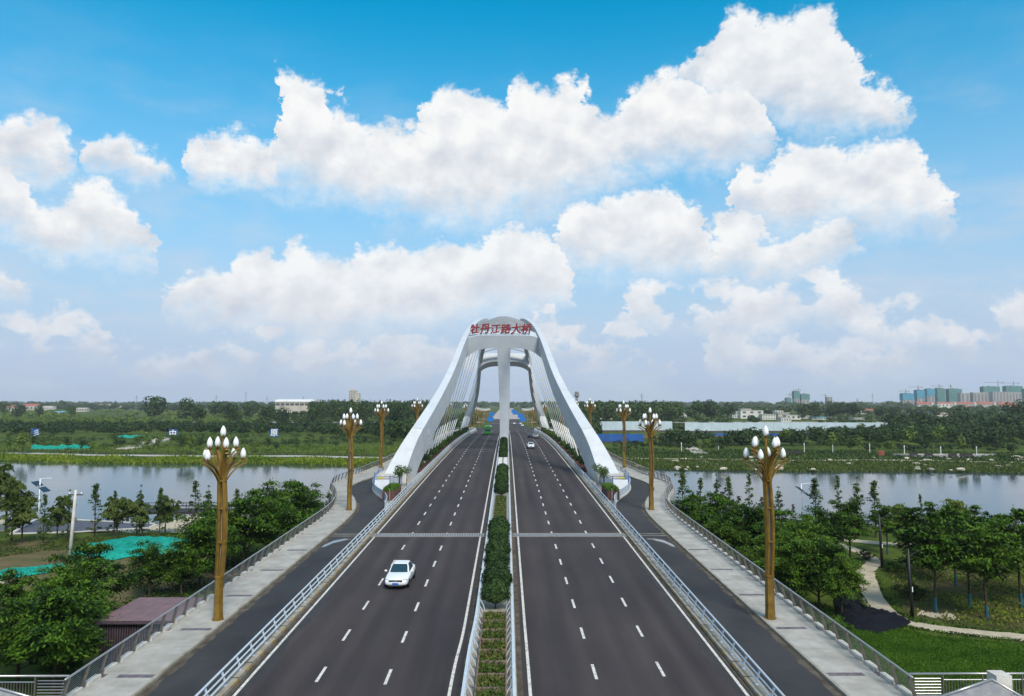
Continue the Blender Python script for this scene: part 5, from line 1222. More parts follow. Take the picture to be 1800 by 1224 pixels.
for px, py, pt in ((575, 935, 900), (560, 955, 915), (1210, 985, 950), (1400, 1100, 1060), (1440, 1115, 1080), (1475, 1120, 1085), (330, 1075, 1050), (230, 1140, 1095), (1600, 1050, 1020), (1520, 985, 965), (1570, 1005, 985), (120, 1190, 1130)): plant(BUSH, px, py, pt, 'bush', wide=1.1)
def lr(o): return o.location.x < 0
for key, noun, what in (('broad', 'broad dark green tree', 'trees'), ('young', 'young tree with blue-wrapped trunk in the park', 'young trees'), ('yellow', 'yellowish green tree on the right bank', 'yellowish trees'), ('sapling', 'slender open sapling at the near river bank', 'saplings'), ('red', 'small reddish sapling at the near river bank', 'reddish saplings'), ('willow', 'pale drooping willow on the left bank', 'willows'), ('bush', 'low leafy bush on the near bank', 'bushes')):
    for left in (True, False):
        ob = [o for o in state[key]['objs'] if lr(o) == left]
        if ob: rank_labels(ob, noun + f" {'left' if left else 'right'} of the bridge, " + '{} from the left')

# weeds and rough growth on the near ground
def scatter(name, region, n, lm, label, size=(0.12, 0.30), hmax=0.5, zf=ground_z, seed=1, px=True, up=0.8, patch=True):
    rg = np.random.default_rng(seed); P = np.array([G(x, y)[:2] if px else (x, y) for x, y in region]); lo, hi = P.min(0), P.max(0)
    def inside(q):
        c = np.zeros(len(q), bool); j = len(P) - 1
        for i in range(len(P)):
            xi, yi = P[i]; xj, yj = P[j]; t = ((yi > q[:, 1]) != (yj > q[:, 1])) & (q[:, 0] < (xj - xi) * (q[:, 1] - yi) / (yj - yi + 1e-9) + xi); c ^= t; j = i
        return c
    q = lo + (hi - lo) * rg.random((n * 3, 2)); q = q[inside(q)][:n]
    # patchy: drop by a slow wave
    w = np.sin(q[:, 0] * .55 + seed) * np.sin(q[:, 1] * .42 + seed * 2) + 0.5 * np.sin(q[:, 0] * 1.3) * np.sin(q[:, 1] * 1.7); q = q[w > -0.35 + 0.7 * (rg.random(len(q)) - .5)] if patch else q
    z = np.array([zf(a, b) for a, b in q]); hgt = rg.random(len(q)) ** 1.6 * hmax * (0.6 + .4 * np.sin(q[:, 0] * .8) ** 2)
    PP = np.column_stack([q, z + 0.08 + hgt]); m = len(PP)
    return quads(name, leaf_quads(PP, rnd_dirs(rg, m) + np.array([0, 0, up]), rnd_dirs(rg, m) + np.array([0, 0, .5]), size[0] + (size[1] - size[0]) * rg.random(m), (size[0] + (size[1] - size[0]) * rg.random(m)) * .5), lm, label=label, cat='plants', kind='stuff')
scatter('weeds', [(1560, 1000), (1590, 1075), (1640, 1095), (1830, 1112), (2000, 1115), (2000, 975), (1700, 985)], 16000, LEAF_Y, 'rough weeds under the young park trees', (0.14, 0.34), 0.45, seed=3)
scatter('weeds', [(1190, 1010), (1300, 1030), (1480, 1100), (1500, 1060), (1440, 980), (1200, 930)], 12000, LEAF_N, 'undergrowth beneath the trees right of the bridge', (0.16, 0.36), 0.5, seed=4)
scatter('weeds', [(-100, 1210), (0, 1090), (300, 1070), (560, 960), (560, 930), (300, 990), (-100, 1060)], 16000, LEAF_N, 'undergrowth beneath the trees left of the bridge', (0.16, 0.36), 0.5, seed=5)
scatter('weeds', [(-100, 960), (330, 938), (420, 945), (420, 960), (150, 965), (-100, 990)], 12000, LEAF_W, 'grassy growth along the left bank path', (0.16, 0.34), 0.35, seed=6)
scatter('bank_growth', [(-160, 112), (-24, 112), (-24, 122), (-160, 122)], 16000, LEAF_W, 'tall grass along the near left shoreline', (0.25, 0.6), 0.8, seed=7, px=False)
scatter('bank_growth', [(24, 108), (180, 108), (180, 122), (24, 122)], 18000, LEAF_S, 'tall grass along the near right shoreline', (0.25, 0.6), 0.8, seed=8, px=False)
def verge(cl, w, n, label, seed):
    rg = np.random.default_rng(seed); P = np.array([G(x, y)[:2] for x, y in cl]); seg = rg.integers(0, len(P) - 1, n); t = rg.random((n, 1)); a, b = P[seg], P[seg + 1]; d = (b - a) / np.linalg.norm(b - a, axis=1, keepdims=True)
    side = np.where(rg.random(n) < .5, -1, 1)[:, None]; q = a + (b - a) * t + np.column_stack([-d[:, 1], d[:, 0]]) * side * (w / 2 + 0.28 * rg.normal(size=(n, 1)) ** 2 - .05)
    PP = np.column_stack([q, np.full(n, GN + .06) + .12 * rg.random(n)])
    quads('path_verge', leaf_quads(PP, rnd_dirs(rg, n) + np.array([0, 0, .9]), rnd_dirs(rg, n), .10 + .16 * rg.random(n), .05 + .07 * rg.random(n)), LEAF_N2, label=label, cat='grass', kind='stuff')
verge([(1522, 1012), (1532, 1045), (1557, 1078), (1590, 1096), (1640, 1105), (1720, 1114), (1830, 1124)], 1.95, 2600, 'ragged grass along the verges of the sandy path', 12)
scatter('lawn_blades', [(1380, 1080), (1480, 1100), (1560, 1102), (1640, 1120), (1830, 1138), (2000, 1150), (2000, 1260), (1500, 1260)], 110000, leaf_mat('leaf_lawn', [(0.024, 0.066, 0.004), (0.048, 0.115, 0.007), (0.085, 0.165, 0.014)], 0.15, 0.5), 'short mown lawn grass in the lower right', (0.06, 0.14), 0.10, seed=9, up=1.2, patch=False)

# ------------------------------------------------------------------ far bank
def FB(px, py, z=-8.2):
    """a photo point on the far ground (its height found by a few steps)"""
    p = at_z(px, py, z)
    for _ in range(6):
        p = at_z(px, py, ground_z(p[0], p[1]))
    return p
def far_tree_quads(rg, c, r, h, n, leaf, shape=0):
    """crown of one far tree: leaf clumps over lobes"""
    k = 7; lob = rnd_dirs(rg, k) * np.array([.55, .55, .5]); lob[:, 2] = lob[:, 2] * .9
    li = rg.integers(0, k, n); d = rnd_dirs(rg, n); P = lob[li] + d * 0.55 * (0.75 + 0.25 * rg.random(n))[:, None]
    if shape == 1: P[:, :2] *= (1.05 - 0.45 * (P[:, 2:3] + 1) / 2)
    ch = h * 0.86; C0 = np.array([c[0], c[1], c[2] + h - ch / 2]); P = P * np.array([r, r, ch / 2 / 0.95]) + C0
    Nn = d + 0.5 * rnd_dirs(rg, n) + np.array([0, 0, .35]); D = np.cross(Nn, rnd_dirs(rg, n))
    s = leaf * (0.7 + .7 * rg.random(n)); return leaf_quads(P, D, Nn, s, s * .8)
def wood(name, label, spots, lm, n=110, leaf=1.0, seed=1, shape=0):
    rg = np.random.default_rng(seed); Vs = []
    for x, y, h, r in spots:
        z = ground_z(x, y) if y < 500 else GF; Vs.append(far_tree_quads(rg, (x, y, z), r, h, n, leaf * r / 2.5, shape))
    return quads(name, np.concatenate(Vs), lm, label=label, cat='woodland', kind='stuff')
def clump(x, d): return math.sin(x * .055 + 1.3) * math.sin(d * .07 + x * .02) + .6 * math.sin(x * .17) * math.sin(d * .13) < -0.05
def band(px0, px1, d0, d1, n, h, r, seed, gap=None):
    rg = np.random.default_rng(seed); out = []
    for _ in range(n):
        d = d0 + (d1 - d0) * rg.random() ** 1.0; px = px0 + (px1 - px0) * rg.random(); p = at_y(px, 706, d); x = p[0]
        if abs(x) < 27 and d < 1100: continue
        if gap is not None and gap(x, d, px): continue
        out.append((x, d, h[0] + (h[1] - h[0]) * rg.random(), r[0] + (r[1] - r[0]) * rg.random()))
    return out
wood('nursery_thicket', 'dark nursery thicket beyond the left far bank', band(-60, 735, 385, 560, 620, (4.0, 7.0), (2.4, 4.0), 21, lambda x, d, px: d < 430 and px < 560), LEAF_D, 110, .9, 31)
wood('young_plantation', 'light green young plantation in the left distance', band(-60, 460, 570, 800, 420, (3.0, 5.0), (2.6, 4.2), 22), LEAF_FL, 70, .9, 32)
wood('far_wood', 'line of far trees on the left horizon', band(-60, 620, 1450, 2100, 260, (9, 15), (6, 10), 23), LEAF_F, 110, .95, 33)
wood('poplar_wood', 'tall poplar wood left of the bridge', band(545, 760, 600, 860, 330, (18, 22.5), (3.0, 4.6), 24), LEAF_F, 150, .95, 34, 1)
wood('poplar_wood', 'tall wood right of the bridge behind the pale hoarding', band(1015, 1195, 620, 900, 220, (17, 21.5), (4.0, 6.0), 25), LEAF_F, 170, .9, 35)
wood('far_wood', 'broken line of far trees on the right horizon', band(1190, 1850, 1000, 1750, 260, (8, 14), (6, 9), 26), LEAF_F, 110, .95, 36)
wood('bank_thicket', 'dark thicket on the right far bank', band(1170, 1850, 318, 400, 330, (5.0, 8.5), (2.4, 3.8), 27, lambda x, d, px: px < 1420 and d > 350), LEAF_D, 120, .85, 37)
wood('bank_thicket', 'dark thicket on the far bank below the horizon at the right edge', band(1560, 1870, 400, 560, 160, (8, 13), (3.5, 5.5), 28), LEAF_D, 130, .85, 38)
wood('hedge', 'low green hedge before the village on the right', band(1020, 1560, 500, 560, 260, (3.0, 4.6), (2.4, 3.6), 29), LEAF_F, 80, .85, 39)
wood('horizon_wood', 'blue-green woods on the horizon behind everything', band(-100, 1900, 1700, 4200, 900, (12, 22), (12, 22), 30), LEAF_F, 70, .9, 40)
wood('avenue_trees', 'trees along the road beyond the bridge', [(s * (27 + 9 * (k % 3)), 330 + 16 * k, 7 + 3 * ((k * 7) % 3) / 2, 3.2) for k in range(34) for s in (-1, 1)], LEAF_F, 110, .9, 41)
wood('under_bank_trees', 'dark trees beside the bridge on the far bank', band(690, 800, 330, 520, 60, (8, 12), (3, 4.5), 42) + band(985, 1050, 340, 520, 50, (7, 11), (3, 4.5), 43), LEAF_D, 140, .9, 44)
wood('scrub', 'patchy scrub on the fields in the left distance', band(-60, 560, 800, 1450, 620, (2.0, 6.5), (3, 8), 61, lambda x, d, px: clump(x * .4, d * .3)), LEAF_FL, 50, .95, 62)
wood('scrub', 'patchy scrub on the fields in the right distance', band(1040, 1850, 560, 1000, 420, (2.0, 5.0), (2.5, 5), 63, lambda x, d, px: 1285 < px < 1430 and d < 880), LEAF_F, 50, .95, 64)
wood('slope_shrubs', 'low shrubs planted over the left far slope', band(-60, 690, 310, 400, 560, (0.8, 3.2), (0.9, 2.6), 65, lambda x, d, px: clump(x, d)), LEAF_F, 45, .9, 66)
wood('slope_shrubs', 'low shrubs planted over the right far slope', band(1080, 1850, 285, 345, 420, (0.7, 2.8), (.8, 2.4), 67, lambda x, d, px: clump(x, d)), LEAF_D, 45, .9, 68)
wood('hall_trees', 'trees before the long white hall', band(478, 560, 640, 800, 40, (8.5, 11.5), (3.5, 5.5), 71), LEAF_F, 130, .9, 72)
# single far trees one can tell apart
def far_tree(px, pyb, pyt, wpx, lm, label, n=700, name='big_tree', seed=1, group='single trees in the distance', d=None):
    d = d or (19.5 * F / (pyb - 706)); b = at_y(px, 706, d); z = GF if d > 420 else ground_z(b[0], d); h = at_y(px, pyt, d)[2] - z; r = wpx * d / F / 2 / 1.02
    r0 = thing(name, label, 'tree', (b[0], d, z), 0, group); rg = np.random.default_rng(seed)
    V = far_tree_quads(rg, (0, 0, 0.0), r, h, n, r * 0.17); quads('crown', V, lm, r0)
    mb = MB(); mb.tube([(0, 0, -0.3), (0, 0, h * .6)], [h * .022, h * .012], 6)
    for k in range(4): mb.tube([(0, 0, h * .3), (r * .5 * math.cos(k * 1.6), r * .5 * math.sin(k * 1.6), h * .6)], [h * .01, .05], 4)
    mb.build('trunk', BARK, r0); return r0
singles = [(34, 738, 709, 26, LEAF_D), (70, 735, 712, 18, LEAF_D), (126, 738, 712, 18, LEAF_F), (272, 738, 695, 50, LEAF_D), (326, 742, 699, 42, LEAF_F), (348, 748, 710, 30, LEAF_D), (405, 748, 708, 34, LEAF_D), (385, 735, 702, 44, LEAF_F), (470, 748, 706, 44, LEAF_D), (440, 738, 702, 34, LEAF_F), (418, 752, 716, 24, LEAF_D),
           (498, 750, 714, 30, LEAF_D), (696, 765, 704, 36, LEAF_D), (8, 732, 702, 20, LEAF_F)]
obs = [far_tree(*a, label='x', seed=200 + i) for i, a in enumerate(singles)]
rank_labels(obs, 'single rounded tree on the left skyline, {} from the left')
singles = [(1222, 742, 703, 40, LEAF_D), (1250, 742, 702, 46, LEAF_D), (1278, 740, 706, 34, LEAF_D), (1325, 745, 729, 26, LEAF_D), (1410, 738, 708, 30, LEAF_F), (1432, 738, 705, 30, LEAF_F), (1460, 736, 704, 36, LEAF_D), (1482, 736, 705, 36, LEAF_D), (1500, 738, 708, 28, LEAF_D), (1550, 738, 714, 26, LEAF_D), (1572, 736, 712, 24, LEAF_F),
           (1616, 738, 718, 24, LEAF_D), (1640, 736, 712, 26, LEAF_F), (1690, 745, 713, 44, LEAF_D), (1725, 748, 716, 44, LEAF_D), (1785, 755, 698, 40, LEAF_D), (1745, 742, 710, 24, LEAF_F), (1815, 755, 705, 40, LEAF_D)]
obs = [far_tree(*a, label='x', seed=240 + i) for i, a in enumerate(singles)]
rank_labels(obs, 'single rounded tree on the right skyline, {} from the left')
# young trees planted on the grassy far slopes
bank_l = [(18, 795, 768), (40, 800, 755), (57, 790, 762), (145, 797, 772), (160, 796, 774), (205, 790, 768), (215, 790, 770), (258, 792, 758), (278, 790, 762), (322, 798, 762), (334, 800, 760), (350, 792, 766), (372, 788, 758), (448, 796, 774), (470, 795, 766), (486, 796, 774), (545, 790, 774), (565, 785, 768), (640, 785, 764), (520, 785, 766), (425, 790, 768), (118, 792, 768), (240, 788, 765), (590, 792, 772)]
bank_r = [(1105, 775, 757), (1148, 785, 756), (1165, 790, 758), (1205, 786, 768), (1243, 798, 768), (1265, 800, 765), (1280, 790, 762), (1330, 796, 762), (1345, 794, 766), (1395, 794, 764), (1460, 800, 758), (1495, 800, 768), (1510, 798, 764), (1565, 802, 770), (1545, 790, 760), (1625, 798, 766), (1695, 805, 762), (1715, 802, 770), (1780, 806, 778), (1600, 790, 748), (1650, 788, 744), (1440, 788, 750), (1380, 784, 752), (1745, 790, 750), (1310, 782, 752)]
bobs = {0: [], 1: []}
for side, L_ in enumerate((bank_l, bank_r)):
    for i, (px, pb, pt) in enumerate(L_):
        b = FB(px, pb); lm = [LEAF_D, LEAF_F, LEAF_FL][(i * 5) % 3 if i % 4 else 2]
        h = at_y(px, pt, b[1])[2] - b[2]; r0 = thing('bank_tree', 'x', 'tree', b, 0, 'young trees on the far bank'); rg = np.random.default_rng(300 + i + 50 * side)
        r = h * 0.30; V = far_tree_quads(rg, (0, 0, 0), r, h * 1.0, 260, r * .30); V[:, 2] = V[:, 2] * 0.78 + h * .22; quads('crown', V, lm, r0)
        mb = MB(); mb.tube([(0, 0, -.2), (0, 0, h * .7)], [.09, .04], 5); mb.build('trunk', BARK, r0); bobs[side].append(r0)
    rank_labels(bobs[side], 'young tree on the grassy far slope ' + ('left' if side == 0 else 'right') + ' of the bridge, {} from the left')

# reeds and shoreline
def reed_band(name, label, x0, x1, d0, d1, n, lm, hm, seed, size=(0.5, 1.2)):
    rg = np.random.default_rng(seed); x = x0 + (x1 - x0) * rg.random(n); dd = d0 + (d1 - d0) * rg.random(n); y = np.array([shore_far(a) for a in x]) + dd
    z = np.array([ground_z(a, b) for a, b in zip(x, y)]); z = np.maximum(z, WATER - .05); hh = hm * rg.random(n) * (0.5 + .5 * np.sin(x * .13 + seed) ** 2)
    P = np.column_stack([x, y, z + hh * .8 + .15]); s = size[0] + (size[1] - size[0]) * rg.random(n)
    quads(name, leaf_quads(P, rnd_dirs(rg, n) * .6 + np.array([0, 0, 1.]), rnd_dirs(rg, n), s, s * .45), lm, label=label, cat='reeds', kind='stuff')
reed_band('reeds', 'bright green reeds along the left far shore', -330, -28, -1.0, 13, 26000, LEAF_RE, 1.6, 51)
reed_band('bank_grass', 'grassy growth along the right far shore', 28, 330, -0.5, 24, 30000, LEAF_W, 0.7, 52)
reed_band('slope_grass', 'grass on the slope behind the left far promenade', -330, -28, 24, 64, 20000, LEAF_FL, 0.5, 53)
reed_band('slope_grass', 'grass on the slope behind the right far bank', 28, 330, 26, 62, 20000, LEAF_F, 0.5, 54)
# promenade, dark railing, right path and terrace
ribbon('promenade', [(x, shore_far(x) + 20) for x in frange(-340, -26, 10)], 4.5, mat('promenade_stone', (0.36, 0.35, 0.33), 0.85, var=0.15, vscale=0.3), off=0.25, px=False, zfun=ground_z)
ribbon('bank_path', [(x, shore_far(x) + 27) for x in frange(26, 340, 8)], 2.6, SAND, off=0.22, px=False, zfun=ground_z)
rl = thing('promenade_railing', 'dark post railing along the left far promenade', 'railing', (0, 0, 0))
X = frange(-330, -28, 2.6); mb = MB()
for x in X: y = shore_far(x) + 23.2; mb.box((x, y, ground_z(x, y) + 0.6), (0.16, 0.16, 1.2))
mb.build('post', DARKW, rl, kind='stuff')
for h in (0.6, 1.1): mb = MB(); mb.rect([(x, shore_far(x) + 23.2, ground_z(x, shore_far(x) + 23.2) + h) for x in X], .1, .12); mb.build('rail', DARKW, rl)
# two flights of steps
for px, pb, pt, w, lb in ((228, 789, 771, 6.5, 'broad stone steps up the left far slope'), (1228, 797, 780, 5.0, 'broad stone steps up the right far slope')):
    b = FB(px, pb); t = FB(px - 8, pt); r0 = thing('steps', lb, 'steps', b)
    n = 9
    for k in range(n): f = k / n; mb = MB(); mb.box(((t[0] - b[0]) * f * .5, (t[1] - b[1]) * f, 0.25 + (t[2] - b[2] + .3) * f), (w, (t[1] - b[1]) / n + .1, .5)); mb.build('step', HOUSEC, r0)
# rocks on the right far bank
rg = np.random.default_rng(77); rocks = []; rmesh = []
for k in range(4):
    mb = MB(); n = 7; rr = np.random.default_rng(k)
    mb.ring_sweep([[((0.6 + .3 * rr.random()) * q * math.cos(a), (0.5 + .2 * rr.random()) * q * math.sin(a), z) for a in frange(0, 2 * math.pi * 6 / 7, 2 * math.pi / 7)] for q, z in ((1.0, -.2), (1.05, .15), (.8, .38), (.35, .5))])
    o = mb.build('rock', ROCK); recalc(o); rmesh.append(o.data); bpy.data.objects.remove(o)
for k in range(72):
    px = 1095 + (1800 - 1095) * rg.random(); py = 803 + 24 * rg.random(); b = FB(px, py); sc = 0.7 + 1.0 * rg.random() ** 2
    o = link('rock', rmesh[k % 4], None, b, label='x', cat='rock', group='pale rocks on the right far bank'); o.scale = (sc * 1.5, sc, sc * .8); o.rotation_euler = (0, 0, rg.random() * 3); rocks.append(o)
rank_labels(rocks, 'pale boulder in the grass of the right far bank, {} from the left')
# round terrace wall with benches
def terrace():
    c = FB(1672, 803); r0 = thing('terrace', 'curved stone terrace at the right far shore', 'terrace', (c[0], c[1] + 12, c[2] - .2)); Rr = 22
    for k in range(22):
        a0, a1 = math.pi * (1.18 + .64 * k / 22), math.pi * (1.18 + .64 * (k + .96) / 22); mb = MB()
        pts = [(Rr * math.cos(a), 15 * math.sin(a)) for a in (a0, a1)]
        mb.add([(x, y, z) for x, y in pts for z in (-.8, 1.0)] + [(x * .97, y * .97, z) for x, y in pts for z in (-.8, 1.0)], [(0, 2, 3, 1), (5, 7, 6, 4), (1, 3, 7, 5), (0, 1, 5, 4), (2, 6, 7, 3)]); mb.build('wall_block', STONE, r0)
    mb = MB(); mb.add([(Rr * .965 * math.cos(a), 15 * .965 * math.sin(a), .95) for a in frange(math.pi * 1.18, math.pi * 1.82, .1)], [tuple(range(len(frange(math.pi * 1.18, math.pi * 1.82, .1))))]); mb.build('paving', SAND, r0)
terrace()
benches = []
for px, py in ((1383, 801), (1402, 801), (1607, 804), (1634, 805), (1676, 806), (1696, 806), (1704, 806)):
    b = FB(px, py); r0 = thing('bench', 'x', 'bench', (b[0], b[1], b[2] + .25), 0, 'dark benches on the right far bank')
    mb = MB(); mb.box((0, 0, .5), (3.0, .9, .15)); mb.build('seat', DARKW, r0); mb = MB(); mb.box((0, .45, 1.0), (3.0, .12, .8)); mb.build('backrest', DARKW, r0)
    for q in (-1, 1): mb = MB(); mb.box((q * 1.2, 0, .2), (.2, .7, .5)); mb.build('leg', DARKW, r0)
    benches.append(r0)
rank_labels(benches, 'dark bench on the right far bank, {} from the left')
poles_ = []
for px, pb, pt in ((1198, 796, 778), (1263, 792, 778), (1414, 797, 779), (1464, 797, 777), (1529, 798, 780), (1590, 801, 783), (1654, 803, 785), (1717, 803, 785)):
    b = FB(px, pb); h = at_y(px, pt, b[1])[2] - b[2]; r0 = thing('bank_lamp', 'x', 'street lamp', b, 0, 'pale lamp columns on the right far bank')
    mb = MB(); mb.tube([(0, 0, -.2), (0, 0, h * .8)], .14, 6); mb.build('pole', CARW, r0); mb = MB(); mb.tube([(0, 0, h * .8), (0, 0, h)], .19, 6); mb.build('lamp_head', BULB, r0); poles_.append(r0)
rank_labels(poles_, 'pale lamp column on the right far bank, {} from the left')
# red stone block, white buoy on the left water
b = FB(1549, 803); r0 = thing('stone_marker', 'rust red stone block beside the right bank path', 'marker', b); mb = MB(); mb.box((0, 0, 1.0), (2.4, .8, 2.2)); o = mb.build('slab', mat('rust', (.20, .055, .03), .8, var=.2, vscale=.5), r0); bv = o.modifiers.new('b', 'BEVEL'); bv.width = .3; mb = MB(); mb.box((0, 0, .0), (3, 1.2, .3)); mb.build('foot', STONE, r0)
b = at_z(590, 812, WATER); r0 = thing('buoy', 'small white buoy floating by the left far reeds', 'buoy', b); mb = MB(); mb.lathe((0, 0, 0), [(.3, -.2), (.45, .1), (.45, .5), (.2, .8)], 10); mb.build('float', DARKW, r0); mb = MB(); mb.lathe((0, 0, .8), [(.5, 0), (.65, .3), (.5, .7), (.1, .9)], 10); mb.build('cap', CARW, r0)
# blue boards with a white character
for px, py, ch, dx, lb in ((62, 761, '彡', .7, 'blue board with white strokes half hidden by a tree on the left bank'), (304, 762, '中', 0, 'square blue board with the white character for middle'), (482, 761, '原', 0, 'square blue board with a white character, rightmost of three')):
    b = FB(px, 770.5); y = b[1]; c = at_y(px, py, y); S = 14.5 * y / F
    r0 = thing('character_board', lb, 'board', (c[0], y, c[2] - S / 2), 0, 'blue character boards on the left bank')
    mb = MB(); mb.box((0, 0, S / 2), (S, .25, S)); mb.build('board', BOARDB, r0)
    o = text_mesh('character', ch, S * (.92 if ch != '彡' else .85), TXTW, r0, .03, .035); o.location = (dx * S * .25, -.17, S / 2); o.rotation_euler = (math.pi / 2, 0, 0)
    for q in (-1, 1): mb = MB(); mb.box((q * S * .35, .15, -1.3), (.2, .2, 3.2)); mb.build('leg', DARKW, r0)
# teal net on the left far bank
b = FB(110, 790); mb = MB(); V = []; n = 20
rg = np.random.default_rng(5); rings = []
for i in range(n):
    x = -12 + 24 * i / (n - 1); hgt = 1.3 + .8 * rg.random(); rings.append([(x, -2, -.3), (x, -1, hgt * .8), (x, 0, hgt), (x, 2, hgt * .5), (x, 3, -.3)])
mb.ring_sweep(rings, False); mb.build('ground_net', TEAL, loc=b, label='teal net heap on the promenade of the left far bank', cat='netting')
b = FB(235, 770); mb = MB(); mb.ring_sweep([[(x, -2, -.3), (x, 0, 1.4 + .3 * math.sin(x)), (x, 2, -.3)] for x in frange(-9, 9, 1.5)], False); mb.build('ground_net', TEAL, loc=b, label='teal net strip on the rise of the left far bank', cat='netting')

# hoardings on the right far bank, panel by panel
def hoarding(name, label, px0, px1, pyb, pyt, m, pw, d=None):
    a = FB(px0, pyb); d = d or a[1]; a = at_y(px0, pyb, d); b = at_y(px1, pyb, d); z = at_y((px0 + px1) / 2, pyb, d)[2]; h = at_y((px0 + px1) / 2, pyt, d)[2] - z
    r0 = thing(name, label, 'hoarding', (a[0], d, z)); n = max(1, int(round((b[0] - a[0]) / pw))); w = (b[0] - a[0]) / n
    for k in range(n):
        mb = MB(); mb.box(((k + .5) * w, .05 * (k % 2), h / 2), (w - .08, .12, h)); mb.build('panel', m, r0)
        mb = MB(); mb.box((k * w, .2, h / 2 - .2), (.18, .18, h + .4)); mb.build('post', STEEL, r0)
    mb = MB(); mb.box((n * w / 2, .3, -1.6), (n * w, .5, 3.4)); mb.build('footing', DIRT, r0)
hoarding('site_hoarding', 'pale blue-white corrugated hoarding just right of the bridge', 1038, 1182, 756.5, 741, PALEF, 5.5, 470)
hoarding('site_hoarding', 'long pale blue-white corrugated hoarding at the right', 1204, 1562, 757.5, 743, PALEF, 5.5, 460)
hoarding('site_hoarding', 'bright blue hoarding just right of the bridge', 1046, 1131, 776.5, 763, BLUEF, 4.0, 345)
hoarding('site_hoarding', 'short bright blue hoarding behind young trees', 1169, 1186, 774, 763, BLUEF, 4.0, 345)
hoarding('site_hoarding', 'long bright blue hoarding half hidden by dark trees at the right', 1243, 1565, 774, 762, BLUEF, 4.0, 412)
ribbon('earth_strip', [(55, 400), (120, 408), (200, 430)], 40, EARTH, off=.3, px=False, zfun=ground_z)

# ------------------------------------------------------------------ village and city
def house(px, pyb, pyt, wpx, wall, roof, label, kind='flat', d=None, depth=9, rows=1, cols=4, name='house', group='village houses'):
    d = d or (19.5 * F / (pyb - 706)); a = at_y(px, pyb, d); z = GF; h = at_y(px, pyt, d)[2] - z; w = wpx * d / F
    r0 = thing(name, label, 'house', (a[0], d, z), 0, group); mb = MB(); hw = h if kind == 'flat' else h * .72
    mb.b2((-w / 2, 0, 0), (w / 2, depth, hw)); mb.build('wall', wall, r0)
    mb = MB()
    if kind == 'flat': mb.b2((-w / 2 - .3, -.3, hw), (w / 2 + .3, depth + .3, hw + .35))
    else:
        mb.ring_sweep([[(x, -.6, hw - .05), (x, depth / 2, h), (x, depth + .6, hw - .05)] for x in (-w / 2 - .4, w / 2 + .4)])
    mb.build('roof', roof, r0)
    for r_ in range(rows):
        for c_ in range(cols):
            zc = hw * (r_ + .55) / rows; x = -w / 2 + w * (c_ + .5) / cols
            mb = MB(); mb.box((x, -.02, zc), (w / cols * .42, .1, hw / rows * .42)); mb.build('window', WIN, r0)
    return r0
hs = []
V_ = [(17, 724, 713, 16, HOUSEW, ROOFR), (52, 722, 710, 26, HOUSEC, ROOFR), (84, 724, 714, 18, HOUSEW, ROOFG), (107, 728, 723, 28, HOUSEW, ROOFB), (143, 724, 717, 18, HOUSEC, ROOFG), (185, 717, 711, 22, HOUSEC, ROOFR), (240, 718, 712, 18, HOUSEW, ROOFG), (298, 719, 712, 14, HOUSEW, ROOFB), (215, 716, 709, 16, HOUSEW, ROOFG), (165, 715, 709, 20, HOUSEW, ROOFG), (125, 714, 708, 22, HOUSEW, ROOFR)]
for i, (px, pb, pt, w, wl, rf) in enumerate(V_): hs.append(house(px, pb, pt, w, wl, rf, 'x', 'flat' if i % 3 == 2 else 'gable', rows=1, cols=3 + i % 3, depth=10))
rank_labels(hs, 'small house among trees in the left distance, {} from the left'); hs = []
V_ = [(1065, 737, 722, 22, HOUSEW, ROOFR), (1090, 735, 726, 18, HOUSEC, ROOFG), (1196, 735, 726, 22, HOUSEW, ROOFG), (1298, 735, 724, 22, HOUSEW, ROOFG), (1322, 736, 722, 40, HOUSEW, ROOFG), (1312, 733, 719, 18, HOUSEC, ROOFG), (1352, 738, 729, 24, HOUSEW, ROOFG), (1378, 736, 726, 20, HOUSEC, ROOFG), (1395, 738, 730, 26, HOUSEW, ROOFG), (1412, 736, 731, 22, HOUSEC, ROOFG), (1440, 738, 733, 24, HOUSEW, ROOFB), (1465, 738, 734, 26, HOUSEC, ROOFG),
      (1527, 728, 719, 28, HOUSEW, ROOFR), (1562, 738, 735, 34, HOUSEW, ROOFR), (1598, 736, 728, 22, HOUSEC, ROOFG), (1648, 730, 722, 24, HOUSEW, ROOFB), (1657, 735, 726, 20, HOUSEC, ROOFG), (1662, 722, 710, 26, HOUSEW, ROOFG), (1725, 724, 720, 14, HOUSEW, ROOFB), (1510, 738, 735, 20, HOUSEW, ROOFG), (1370, 732, 722, 14, HOUSEW, ROOFG), (1382, 742, 735, 18, HOUSEW, ROOFG), (1620, 726, 721, 14, HOUSEW, ROOFG), (1700, 722, 714, 20, HOUSEC, ROOFR)]
for i, (px, pb, pt, w, wl, rf) in enumerate(V_): hs.append(house(px, pb, pt, w, wl, rf, 'x', 'gable' if rf is ROOFR or rf is ROOFB else 'flat', rows=1 if pb - pt < 9 else 2, cols=3 + i % 4, depth=10))
rank_labels(hs, 'house in the village right of the bridge, {} from the left')
